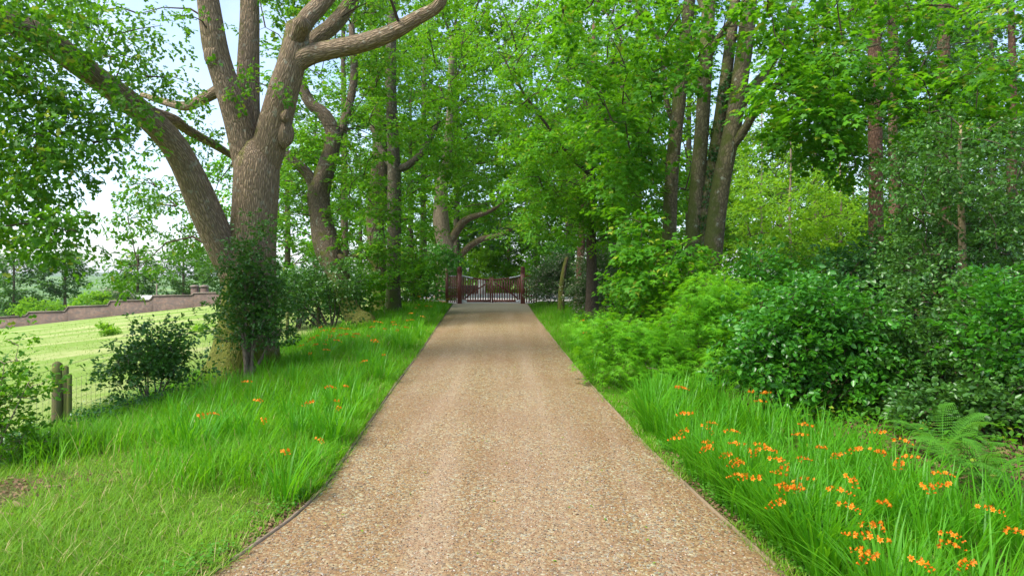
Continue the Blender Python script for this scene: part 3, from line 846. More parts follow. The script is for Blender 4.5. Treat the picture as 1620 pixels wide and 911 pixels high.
# ================================================================== STEPPED BRICK WALL
def build_wall():
    D = 90.0
    sec = [(-190, -60, 513, 512), (-52, 39, 505, 500), (47, 101, 494, 493), (109, 168, 485.5, 483.5), (176, 235, 476.3, 475.5), (243, 302, 468.3, 467.5), (308, 430, 464, 462)]
    base = P(170, 500, D); base[2] = float(gz(base[0], base[1]))
    root = empty('brick_wall', base); tag(root, 'long stepped boundary wall of weathered red brick across the top of the field', 'wall')
    th = 0.36
    prev = None
    for i, (u0, u1, v0, v1) in enumerate(sec):
        a, b = P(u0, v0, D), P(u1, v1, D)
        top = [(a[0], a[2]), (b[0], b[2])]
        if i < len(sec) - 1:                      # swept ramp up to the next section
            c = P(sec[i + 1][0], sec[i + 1][2], D)
            k = np.linspace(0, 1, 7)[1:]
            top += [(b[0] + (c[0] - b[0]) * t, b[2] + (c[2] - b[2]) * t ** 2.2) for t in k]
        x = np.array([t[0] for t in top]); z = np.array([t[1] for t in top])
        lo = gz(x, np.full_like(x, D)) - 0.4
        n = len(x); V = []
        for yy in (D - th / 2, D + th / 2):
            V += [(x[j], yy, lo[j]) for j in range(n)] + [(x[j], yy, z[j]) for j in range(n)]
        V = np.array(V) - base; Q = []
        for j in range(n - 1):
            Q += [(j, j + 1, n + j + 1, n + j), (2 * n + j + 1, 2 * n + j, 3 * n + j, 3 * n + j + 1), (n + j, n + j + 1, 3 * n + j + 1, 3 * n + j)]
        Q += [(0, n, 3 * n, 2 * n), (n - 1, 2 * n + n - 1, 4 * n - 1, 2 * n - 1)]
        s = obj('wall_section', np_mesh('wall_section', V, np.array(Q)), M['brick'], root)
        mb = MB()
        for j in range(n - 1):
            mb.bar((x[j] - base[0], D - base[1], z[j] + .06 - base[2]), (x[j + 1] - base[0], D - base[1], z[j + 1] + .06 - base[2]), th + 0.14, 0.12)
        obj('coping', mb.mesh('coping'), M['cap_stone'], s)
    for u, lab in ((308.5, 'brick gate pier with pale cap, the one standing clear of the oak'), (323.5, 'brick gate pier with pale cap, the one nearest the oak trunk')):
        p = P(u, 470, 91.0); zt = P(u, 453.5, 91.0)[2]; zb = float(gz(p[0], 91))
        r = empty('gate_pier', (p[0], 91.0, zb)); tag(r, lab, 'pier', 'brick piers above the wall')
        b = MB(); b.box((0, 0, (zt - zb) / 2 - .1), (0.78, 0.78, zt - zb + .1)); obj('shaft', b.mesh('shaft'), M['brick'], r)
        b = MB(); b.box((0, 0, zt - zb + 0.04), (0.95, 0.95, 0.16)); b.box((0, 0, zt - zb + .17), (0.7, 0.7, 0.1), 0, 0.6); obj('cap', b.mesh('cap'), M['cap_stone'], r)
    # white outbuilding behind it
    a, c = P(203, 470, 104), P(236, 470, 104)
    zt, zb = P(203, 467.5, 104)[2], float(gz(a[0], 104))
    r = empty('outbuilding', ((a[0] + c[0]) / 2, 104, zb)); tag(r, 'low white outbuilding showing above the brick wall', 'building')
    b = MB(); b.box((0, 1.5, (zt - zb) / 2 - .35), (c[0] - a[0], 3.4, zt - zb - .5)); obj('wall', b.mesh('wall'), M['render_white'], r)
    b = MB(); h = zt - zb; w = (c[0] - a[0]) / 2 + .2
    b.add([(-w, -.6, h - .62), (w, -.6, h - .62), (w, 1.5, h), (-w, 1.5, h), (-w, 3.6, h - .62), (w, 3.6, h - .62), (-w, -.6, h - .7), (w, -.6, h - .7), (-w, 3.6, h - .7), (w, 3.6, h - .7)],
          [[0, 1, 2, 3], [3, 2, 5, 4], [6, 7, 1, 0], [4, 5, 9, 8], [8, 9, 7, 6]], [[0, 3, 6], [3, 4, 8], [3, 8, 6], [1, 7, 2], [2, 9, 5], [2, 7, 9]])
    obj('roof', b.mesh('roof'), M['roof_grey'], r)
    # thin poles
    for u, vt, d, lab in ((248, 449, 99, 'thin grey pole standing behind the wall near the piers'), (73.5, 484, 99, 'short thin stake behind the lower part of the wall')):
        p = P(u, vt, d); zb = float(gz(p[0], d))
        b = MB(); b.tube([(0, 0, -.2), (0, 0, (p[2] - zb) / 2), (0, 0, p[2] - zb)], [.11, .10, .09], 8)
        tag(obj('pole', b.mesh('pole', True), M['cap_stone'], None, (p[0], d, zb)), lab, 'pole', 'poles behind the wall')

# ================================================================== WIRE FENCE
def build_fence():
    posts = [(12.0, 1.18, 0.085, 'thick mossy wooden fence post doubled with split stakes beside the holly bush'),
             (18.6, 1.15, 0.05, 'slim fence post peeping out on the field side of the big oak'),
             (22.6, 1.12, 0.055, 'fence post between the two old trees, the one closer to the big oak'),
             (25.3, 1.12, 0.055, 'fence post under the holly below the crooked tree'),
             (8.2, 1.15, 0.06, None)]
    for y, h, r, lab in posts:
        if lab is None: continue
        x = float(fence_x(y)); z = float(gz(x, y)); g = np.random.default_rng(int(y * 10))
        e = empty('fence_post', (x, y, z)); tag(e, lab, 'fence post', 'wire fence posts')
        b = MB(); b.tube([(0, 0, -.2), (0.01, 0, h * .5), (0.0, 0.01, h)], [r * 1.05, r, r * .96], 12, seg=8, lump=0.06, seed=int(y)); obj('post', b.mesh('post', True), M['post_wood'], e)
        if y == 12.0:
            for dx, dy, hh, rr, ln in ((0.13, 0.05, 1.12, 0.05, 0.0), (0.19, 0.03, 0.98, 0.045, 0.05)):
                b = MB(); b.tube([(dx, dy, -.2), (dx + ln * .2, dy, hh * .5), (dx + ln * .3, dy, hh)], [rr, rr, rr * .9], 8, seg=6, lump=.08, seed=3); obj('stake', b.mesh('stake', True), M['post_wood'], e)
    ys = np.arange(4.0, 34.1, 0.5)
    root = empty('wire_fence', (float(fence_x(4)), 4.0, float(gz(fence_x(4), 4)))); tag(root, 'sagging wire stock netting strung along the edge of the field', 'wire fence')
    off = np.array(root.location)
    x = fence_x(ys); z = gz(x, ys)
    sag = 0.02 * np.sin(ys * 0.9)
    for k, h in enumerate((0.10, 0.25, 0.42, 0.60, 0.80, 1.10)):
        b = MB(); p = np.stack([x - .07, ys, z + h + (sag if h > 1 else sag * .5)], -1) - off
        b.tube(p, np.full(len(p), 0.0042 if h > 1 else 0.003), 4); obj('line_wire', b.mesh('line_wire', True), M['wire'], root)
    b = MB(); yv = np.arange(8.0, 26, 0.15)
    for y in yv:
        xx = float(fence_x(y)) - .07; zz = float(gz(fence_x(y), y))
        b.bar(np.array((xx, y, zz + .1)) - off, np.array((xx, y + .004, zz + .8)) - off, 0.0032, 0.0032, (0, 1, 0))
    o = obj('stay_wires', b.mesh('stay_wires'), M['wire'], root); o['kind'] = 'stuff'

build_gate(); build_wall(); build_fence()

# ================================================================== TREES
def build_trees():
    # ---- the big oak on the field side
    trunk = [(388, 592, 17, 118), (390, 560, 17, 106), (394, 500, 17, 92), (398, 430, 17, 82), (402, 350, 17, 76), (405, 290, 17, 76), (407, 255, 17, 70), (408, 228, 17.0, 46)]
    left = [(395, 310, 17, 36), (391, 262, 17, 48), (382, 215, 17, 50), (366, 160, 16.9, 46), (350, 110, 16.8, 42), (341, 75, 16.7, 42), (334, 30, 16.6, 39), (324, -30, 16.5, 34), (300, -140, 16.3, 26), (280, -260, 16, 16)]
    mid = [(402, 300, 17.1, 36), (398, 250, 17.2, 42), (394, 180, 17.4, 39), (393, 100, 17.6, 36), (395, 30, 17.8, 33), (396, -60, 18, 29), (410, -190, 18.3, 20)]
    right = [(412, 315, 17, 38), (419, 262, 17, 54), (431, 210, 16.9, 58), (446, 150, 16.8, 54), (461, 100, 16.7, 48), (469, 62, 16.7, 44), (471, 38, 16.7, 36)]
    r_limb = [(463, 105, 16.7, 34), (490, 87, 16.6, 36), (528, 78, 16.4, 33), (575, 68, 16.2, 30), (620, 52, 16.0, 27), (658, 30, 15.9, 25), (690, 12, 15.8, 22), (702, -12, 15.7, 20), (712, -80, 15.5, 15), (760, -180, 15, 9)]
    up_r = [(468, 60, 16.9, 30), (486, 30, 17.0, 29), (508, 6, 17.2, 27), (535, -30, 17.4, 24), (580, -120, 18, 16)]
    back = [(455, 120, 17.3, 20), (490, 70, 17.8, 24), (525, 42, 18.2, 25), (550, 12, 18.6, 23), (590, -50, 19, 18)]
    low = [(398, 500, 17, 48), (382, 455, 16.9, 58), (352, 392, 16.7, 58), (325, 335, 16.4, 56), (304, 285, 16.1, 53), (278, 235, 15.7, 50), (243, 195, 15.2, 46), (200, 158, 14.7, 44), (155, 124, 14.2, 44), (108, 88, 13.7, 46), (55, 52, 13.2, 46), (0, 30, 12.8, 42), (-80, 15, 12.4, 34), (-190, -20, 12, 20)]
    low2 = [(205, 160, 14.8, 22), (240, 178, 15.6, 20), (275, 190, 16.4, 18), (296, 205, 17.2, 15), (350, 236, 18.2, 12), (370, 250, 19, 8)]
    tw1 = [(352, 140, 17, 20), (325, 155, 17.3, 17), (295, 168, 17.7, 15), (262, 162, 18.2, 12), (225, 150, 18.8, 8)]
    low = [(u, v, d, w * .84) for u, v, d, w in low]; trunk = [(u, v, d, w * .93) for u, v, d, w in trunk]; left, mid, right, r_limb = [[(u, v, d, w * .9) for u, v, d, w in q] for q in (left, mid, right, r_limb)]
    stems = [trunk, left, mid, right, r_limb, up_r, back, low, low2, tw1]
    boxes = [(-40, -50, 130, 50, 11.2, 13.5, 16), (-50, 50, 60, 130, 11, 13, 14), (-60, 110, 120, 215, 10.8, 13.2, 26), (-60, 205, 105, 310, 10.8, 13.2, 24), (-40, 300, 70, 368, 10.6, 12.5, 11), (60, 345, 125, 390, 10.8, 12.0, 5),
             (100, 165, 200, 250, 12.5, 14.5, 9), (100, 0, 300, 70, 13, 16.5, 13), (170, 70, 250, 140, 13.0, 15, 5), (225, 110, 305, 150, 14.0, 16.5, 3), (190, 235, 345, 400, 17.5, 22, 24), (180, 330, 235, 430, 17, 20, 7),
             (230, 190, 350, 260, 17.5, 21, 7),
             (-100, -260, 330, -40, 11, 17, 14), (330, -260, 800, -70, 14, 20, 16), (420, -40, 660, 20, 17.5, 20, 13), (600, -70, 720, -15, 15, 17, 6), (380, 115, 440, 150, 16.0, 16.4, 2)]
    oak = make_tree('oak_tree', 'huge many-limbed oak leaning over the wire fence, moss at its foot', 'tree', stems, boxes, 'oak', 0.125, M['leaf_oak'], M['bark_oak'], 11,
              nspray=7, nleaf=15, L=0.75, sides=22, seg=44, lump=0.05, flare=0.42, droop=0.3, flat=0.5, tilt=(-0.1, 0.45), r_max=0.05, attach_from=0.6, dens=1.0)
    base = np.array(oak.location)
    # burls and the sawn stub
    for (u, v, d, r, ax) in ((338, 87, 16.6, 0.24, (0.9, .7, 1.5)), (449, 212, 16.7, 0.24, (.8, .7, 1.5)), (452, 184, 16.5, 0.13, (.9, .8, 1.2))):
        c = P(u, v, d) - base; t = np.linspace(-1, 1, 8)
        pts = c + np.stack([t * 0, t * 0, t * r * ax[2]], -1); rr = r * ax[0] * np.sqrt(np.maximum(0.02, 1 - t ** 2))
        b = MB(); b.tube(pts, rr, 12, lump=0.22, seed=int(u)); obj('burl', b.mesh('burl', True), M['bark_oak'], oak)
    c0, c1 = P(468, 62, 16.55) - base, P(478, 34, 16.2) - base
    b = MB(); b.tube([c0, (c0 + c1) / 2 + [0.02, 0, 0], c1], [0.20, 0.19, 0.20], 14, seg=8, lump=0.14, seed=5); obj('sawn_stub', b.mesh('sawn_stub', True), M['bark_oak'], oak)

    # ---- crooked old tree by the fence
    s1 = [(575, 512, 28, 40), (556, 492, 28, 30), (536, 440, 28, 34), (520, 395, 28, 40), (508, 345, 28, 34), (503, 305, 28, 34), (518, 262, 28, 26), (527, 215, 28, 24), (510, 180, 28, 22), (488, 160, 28, 18), (470, 110, 28, 14), (455, 40, 28, 10)]
    s2 = [(503, 310, 28, 22), (488, 278, 27.8, 18), (465, 255, 27.6, 15), (440, 225, 27.4, 12), (425, 180, 27, 8)]
    s3 = [(525, 235, 28, 16), (545, 190, 28.3, 14), (560, 120, 28.6, 12), (556, 40, 29, 9)]
    s4 = [(520, 395, 28, 12), (545, 408, 27.6, 8), (575, 404, 27.2, 6), (596, 424, 26.8, 4)]
    make_tree('oak_tree', 'crooked knotty old tree with twisting trunk behind the holly, growing from the orange flowers', 'tree', [s1, s2, s3, s4],
              [(440, 90, 620, 260, 25, 31, 26), (430, 260, 500, 400, 27, 32, 16), (530, 270, 620, 420, 25.5, 28, 12), (400, -80, 620, 100, 25, 31, 26)],
              'ovate2', 0.145, M['leaf_oak'], M['bark_mossy'], 12, 8, 20, 0.65, lump=0.12, sides=16, seg=40, flare=0.5, r_max=0.05)
    # ---- beech, straight trunk
    s1 = [(622, 498, 33, 30), (622, 470, 33, 24), (623, 420, 33, 22), (624, 330, 33, 22), (623, 250, 33, 20), (619, 170, 33, 18), (618, 90, 33, 17), (622, 0, 33, 14), (626, -120, 33, 9)]
    s2 = [(622, 270, 33, 14), (645, 262, 33, 12), (668, 240, 33, 10), (690, 200, 33, 7), (700, 150, 33, 5)]
    s3 = [(618, 260, 33, 12), (604, 240, 33.4, 10), (588, 200, 34, 7)]
    make_tree('beech_tree', 'straight grey beech trunk rising from the flowering grass between the crooked tree and the gate', 'tree', [s1, s2, s3],
              [(520, 60, 600, 230, 29, 35, 20), (640, 40, 760, 230, 29, 36, 30), (590, 60, 650, 360, 33.5, 37, 16), (640, 225, 720, 360, 30, 35, 16), (540, 240, 605, 340, 31, 35, 8), (635, 360, 690, 460, 31, 33.5, 9), (585, 370, 612, 460, 31, 32.5, 5), (500, -120, 800, 60, 28, 37, 28), (690, 150, 830, 300, 32, 37, 22)],
              'ovate2', 0.14, M['leaf_beech'], M['bark_beech'], 13, 8, 18, 0.72, tilt=(-0.12, 0.2), droop=0.3, flat=0.2, sides=14, lump=0.03, flare=0.3)
    # ---- dark trunk behind it
    s1 = [(600, 480, 37, 26), (598, 420, 37, 24), (594, 350, 37, 28), (600, 300, 37, 30), (602, 240, 37, 24), (596, 160, 37, 18), (590, 60, 37, 13), (585, -80, 37, 8)]
    make_tree('oak_tree', 'dark ivy-shaded trunk standing close behind the straight beech', 'tree', [s1],
              [(540, 100, 660, 330, 35, 41, 28), (520, -100, 700, 100, 35, 41, 12)], 'ovate2', 0.17, M['leaf_oak'], M['bark_mossy'], 14, 7, 14, 0.85, lump=.14)
    # ---- pale trunk beyond the gate with the sweeping limb
    s1 = [(705, 445, 46, 30), (703, 425, 46, 24), (706, 400, 46, 27), (700, 370, 46, 26), (697, 340, 46, 24), (698, 300, 46, 20), (706, 250, 46, 16), (712, 180, 46, 12), (715, 60, 46, 8)]
    s2 = [(705, 392, 46, 18), (718, 372, 46, 16), (732, 352, 46, 14), (748, 343, 45.6, 11), (775, 334, 45, 8), (800, 318, 44.5, 5)]
    s3 = [(728, 405, 46.3, 12), (742, 390, 46, 12), (762, 378, 45.5, 11), (790, 372, 45, 9), (815, 358, 44.5, 7), (838, 345, 44, 5)]
    make_tree('oak_tree', 'pale sunlit oak trunk behind the gate with dark limbs arching over it', 'tree', [s1],
              [(660, 200, 860, 330, 42, 49, 46), (640, 60, 880, 210, 41, 50, 44), (790, 320, 850, 370, 42, 46, 6), (600, -120, 900, 60, 40, 50, 18)],
              'ovate2', 0.19, M['leaf_beech'], M['bark_pale'], 15, 8, 14, 0.9, tilt=(-0.15, 0.25), lump=0.12, sides=14, flare=0.4)

    pale = [o for o in bpy.data.objects if o.get('label', '').startswith('pale sunlit oak')][0]
    for sx in (s2, s3):
        p, r = path(sx); b = MB(); b.tube(p - np.array(pale.location), r * .85, 10, seg=16, lump=.1, seed=4); obj('limb', b.mesh('limb', True), M['bark_mossy'], pale)['label'] = 'dark arching limb'
    # ---- sycamore stems on the woodland side
    sA = [(1056, 470, 22, 29), (1058, 420, 22, 25), (1060, 340, 22, 22), (1063, 270, 22, 22), (1071, 190, 22, 21), (1080, 110, 22, 20), (1089, 20, 22, 19), (1096, -60, 22, 17), (1105, -200, 22, 12)]
    sA2 = [(1070, 200, 22, 9), (1055, 165, 22, 8), (1050, 110, 22, 7), (1040, 60, 22, 5), (1010, 20, 22, 4)]
    make_tree('sycamore_tree', 'slender lichen-spotted sycamore stem, the first of the clump beside the driveway', 'tree', [sA, sA2],
              [(900, 90, 1040, 220, 18, 24, 26), (960, 210, 1040, 340, 19, 22.5, 18), (1045, 40, 1130, 330, 23, 27, 12), (985, 330, 1040, 440, 18, 20.5, 10), (860, -60, 1070, 60, 17, 25, 22)],
              'palm', 0.15, M['leaf_syc'], M['bark_syc'], 21, 6, 15, 0.8, tilt=(-0.2, 0.25), droop=0.3, lump=0.03, sides=14, flare=0.25)
    sB = [(1092, 445, 21, 32), (1094, 410, 21, 27), (1100, 340, 21, 25), (1106, 260, 21, 23), (1112, 180, 21, 22), (1116, 100, 21, 22), (1120, 30, 21, 21), (1124, -50, 21, 18), (1130, -180, 21, 12)]
    sB2 = [(1124, 85, 21, 12), (1140, 55, 20.6, 9), (1165, 20, 20.2, 7), (1190, -8, 20, 5)]
    sB3 = [(1115, 15, 21, 12), (1104, -10, 21.2, 9), (1095, -60, 21.4, 6)]
    make_tree('sycamore_tree', 'pale straight sycamore stem in the middle of the clump', 'tree', [sB, sB2, sB3],
              [(1020, -120, 1240, 60, 17, 24, 22), (1010, 60, 1110, 140, 18, 20, 8), (1000, 380, 1090, 455, 16.5, 18.5, 10)],
              'palm', 0.16, M['leaf_syc'], M['bark_syc'], 22, 6, 15, 0.8, tilt=(-0.2, 0.25), droop=0.3, lump=0.03, sides=14, flare=0.25)
    sC = [(1122, 440, 20.5, 36), (1126, 405, 20.5, 31), (1134, 340, 20.5, 29), (1147, 260, 20.5, 28), (1161, 190, 20.5, 27), (1172, 120, 20.5, 26), (1181, 50, 20.5, 25), (1188, -30, 20.5, 22), (1200, -160, 20.5, 15)]
    sC2 = [(1110, 430, 20.9, 26), (1117, 340, 20.9, 22), (1128, 260, 20.9, 20), (1143, 160, 20.9, 19), (1154, 80, 20.9, 18), (1163, 0, 20.9, 16), (1172, -90, 20.9, 11)]
    sC3 = [(1152, 240, 20.5, 16), (1178, 205, 20.2, 14), (1205, 160, 19.6, 11), (1235, 130, 19, 9), (1270, 112, 18.4, 7), (1320, 90, 17.6, 5), (1390, 70, 17, 4)]
    sC4 = [(1166, 175, 20.5, 15), (1190, 140, 20.8, 17), (1215, 110, 21.2, 14), (1240, 60, 21.6, 11), (1258, 0, 22, 8)]
    sC5 = [(1240, 140, 19.1, 7), (1270, 150, 18.6, 6), (1310, 172, 18.0, 5), (1365, 186, 17.5, 4)]
    syc = make_tree('sycamore_tree', 'twin-trunked ivy-clad sycamore with a bough reaching out over the shrubs', 'tree', [sC, sC2, sC3, sC4, sC5],
              [(1215, 60, 1355, 160, 15.5, 19.5, 26), (1230, 150, 1352, 225, 15.5, 19, 17), (1352, 90, 1418, 140, 15.5, 19, 5), (1418, 90, 1600, 200, 15, 18.5, 22), (1480, 160, 1600, 235, 15, 18, 7), (1200, -70, 1640, 40, 15, 22, 30), (1230, 20, 1330, 70, 18, 22, 6), (1280, 215, 1365, 290, 16, 19, 5)],
              'palm', 0.16, M['leaf_syc'], M['bark_syc'], 23, 6, 15, 0.8, tilt=(-0.2, 0.25), droop=0.3, lump=0.04, sides=16, flare=0.25)
    g = np.random.default_rng(88); base = np.array(syc.location)
    t = g.uniform(0, 1, 200) ** 1.3; p, r = path(sC2); q = catmull(np.column_stack([p, r]), 200)
    i = (t * 120).astype(int); a = g.uniform(pi * 0.9, 2.1 * pi, 200)
    C = q[i, :3] + np.stack([np.cos(a), np.sin(a), 0 * a], -1) * (q[i, 3] + 0.02)[:, None]
    V, F = foliage(g, C, a - pi / 2, 'ovate', 0.075, 2, 8, 0.16, 0.3, 0.6, (-0.6, 0.5), 0.8); leaves_obj('ivy', V, F, M['leaf_dark'], syc, base)

    # ---- slim trunks near the gate, woodland side
    s1 = [(915, 480, 33, 14), (917, 440, 33, 13), (920, 380, 33, 12), (923, 330, 33, 11), (928, 260, 33, 10), (935, 160, 33, 8), (940, 40, 33, 6)]
    make_tree('beech_tree', 'slim leaning reddish-brown trunk rising behind the pale flowering shrub near the gate', 'tree', [s1],
              [(840, 130, 1000, 330, 31, 38, 40), (840, -60, 1040, 130, 31, 38, 30)], 'ovate2', 0.15, M['leaf_beech'], M['bark_pine'], 24, 7, 15, 0.75, tilt=(-0.15, .25), sides=10)
    s1 = [(888, 474, 32, 10), (889, 450, 32, 9), (893, 425, 32, 8), (897, 408, 32, 6)]
    make_tree('dead_stump', 'short lichen-grey dead trunk beside the pale flowering shrub near the gate', 'stump', [s1], [], 'ovate', 0.1, M['leaf_beech'], M['bark_mossy'], 25, clumps=np.zeros((0, 3)))
    # ---- dark hornbeam over the driveway
    s1 = [(936, 460, 28, 20), (936, 400, 28, 16), (935, 330, 28, 14), (936, 250, 28, 13), (944, 200, 28, 13), (950, 160, 28, 11), (962, 110, 28, 8), (985, 60, 28, 5)]
    s2 = [(940, 225, 28, 9), (955, 195, 27.6, 8), (980, 168, 27.2, 6), (1010, 160, 26.8, 4)]
    s3 = [(938, 280, 28, 8), (905, 250, 27.6, 7), (870, 205, 27.2, 5), (830, 150, 27, 4), (800, 100, 27, 3)]
    s4 = [(938, 200, 28, 8), (925, 150, 28.4, 6), (950, 110, 28.6, 5), (1000, 90, 28.6, 4)]
    make_tree('hornbeam_tree', 'dark-limbed tree spreading layered branches over the right side of the driveway before the gate', 'tree', [s1, s2, s3, s4],
              [(800, 190, 1010, 300, 23.5, 30, 60), (830, 290, 1000, 370, 25, 29, 32), (960, 230, 1060, 400, 24, 28, 20), (770, 60, 1040, 190, 24, 31, 50), (760, -100, 1000, 60, 24, 31, 15)],
              'ovate2', 0.135, M['leaf_beech'], M['twig'], 26, 8, 18, 0.68, tilt=(-0.2, 0.18), droop=0.3, flat=0.2, sides=10)
    # ---- pines
    for k, (u, w, d, vb, lab) in enumerate(((1385, 21, 23, 480, 'tall bare reddish pine trunk standing above the holly shrubs'),
                                            (1494, 20, 27, 470, 'tall pine trunk half veiled by leaves near the upper corner of the wood'),
                                            (1414, 16, 38, 440, 'thin grey pine trunk seen high between the two nearer pines'))):
        s1 = [(u + 6, vb, d, w * 1.2), (u + 2, 400, d, w * 1.05), (u, 250, d, w), (u - 1, 100, d, w * .95), (u - 2, -50, d, w * .85), (u - 3, -260, d, w * .6)]
        if k == 2: s1 = s1[3:] if False else s1
        make_tree('pine_tree', lab, 'tree', [s1], [(u - 120, -260, u + 120, 60, d - 2, d + 3, 16), (u - 70, 60, u + 70, 200, d, d + 3, 7)], 'needle', 0.13, M['leaf_conifer'], M['bark_pine'], 30 + k, 6, 18, 1.3, tilt=(-0.35, 0.2),
                  group='pines in the wood', droop=0.35, lump=0.04, flare=0.1, attach_from=0.55)
    # ---- conifer at the far right
    g = np.random.default_rng(41)
    auto_tree('spruce_tree', 'feathery dark conifer at the upper right edge of the wood', 1600, 24, 15, 0.2, (4, 14), 3.0, 60, 'needle', 0.14, M['leaf_conifer'], M['bark_pine'], 41, nspray=6, nleaf=16, L=1.4, tilt=(-0.4, .2), droop=.35)
    auto_tree('spruce_tree', 'drooping grey-green conifer behind the gate beside the pale garden', 805, 68, 11, 0.2, (0.5, 10), 3.0, 46, 'needle', 0.3, M['leaf_conifer'], M['bark_pine'], 42, nspray=6, nleaf=14, L=1.8, tilt=(-0.5, .2), droop=.4)
    # ---- holly tree, right
    s1 = [(1524, 520, 14.5, 14), (1525, 480, 14.5, 12), (1523, 430, 14.5, 12), (1522, 380, 14.5, 11), (1520, 320, 14.5, 9), (1518, 260, 14.5, 7), (1520, 200, 14.5, 4)]
    s2 = [(1523, 420, 14.5, 5), (1495, 405, 14.3, 4), (1460, 402, 14, 3)]
    s3 = [(1522, 455, 14.5, 4), (1560, 450, 14.2, 4), (1610, 448, 13.8, 3)]
    s4 = [(1522, 368, 14.5, 5), (1490, 345, 14.5, 4), (1440, 330, 14.4, 3)]
    make_tree('holly_tree', 'holly tree with pale yellowish stem and dark glossy leaves at the right', 'tree', [s1, s2, s3, s4],
              [(1400, 220, 1640, 330, 13, 17, 52), (1400, 320, 1500, 440, 13.5, 16.5, 26), (1545, 330, 1650, 470, 13, 16.5, 30), (1440, 180, 1600, 225, 14, 16, 12), (1480, 330, 1560, 400, 15, 17, 10)],
              'holly', 0.085, M['leaf_holly'], M['bark_holly'], 43, 7, 15, 0.55, tilt=(0.1, .4), flat=0.55, sides=10, lump=.04, flare=.15, r_max=.02, width=.5)
    # ---- yellow-green saplings glowing in the clearing
    for k, (u, d, h, cz, cr, n, lab) in enumerate(((1250, 30, 8, (1.6, 7.2), 2.6, 44, 'yellow-green young beech glowing in the clearing behind the sycamores'),
                                                  (1330, 32, 7, (1.2, 5.2), 2.4, 34, 'low yellow-green sapling in the clearing beside the bare pine trunk'),
                                                  (1205, 36, 10, (3, 9.5), 2.6, 30, 'taller yellow-green sapling seen just past the twin-trunked sycamore'))):
        auto_tree('beech_sapling', lab, u, d, h, 0.09, cz, cr, n, 'ovate2', 0.15, M['leaf_lime'], M['bark_pale'], 50 + k, 'saplings in the clearing', nspray=8, nleaf=16, L=0.9, tilt=(-0.15, .2), flat=.28)
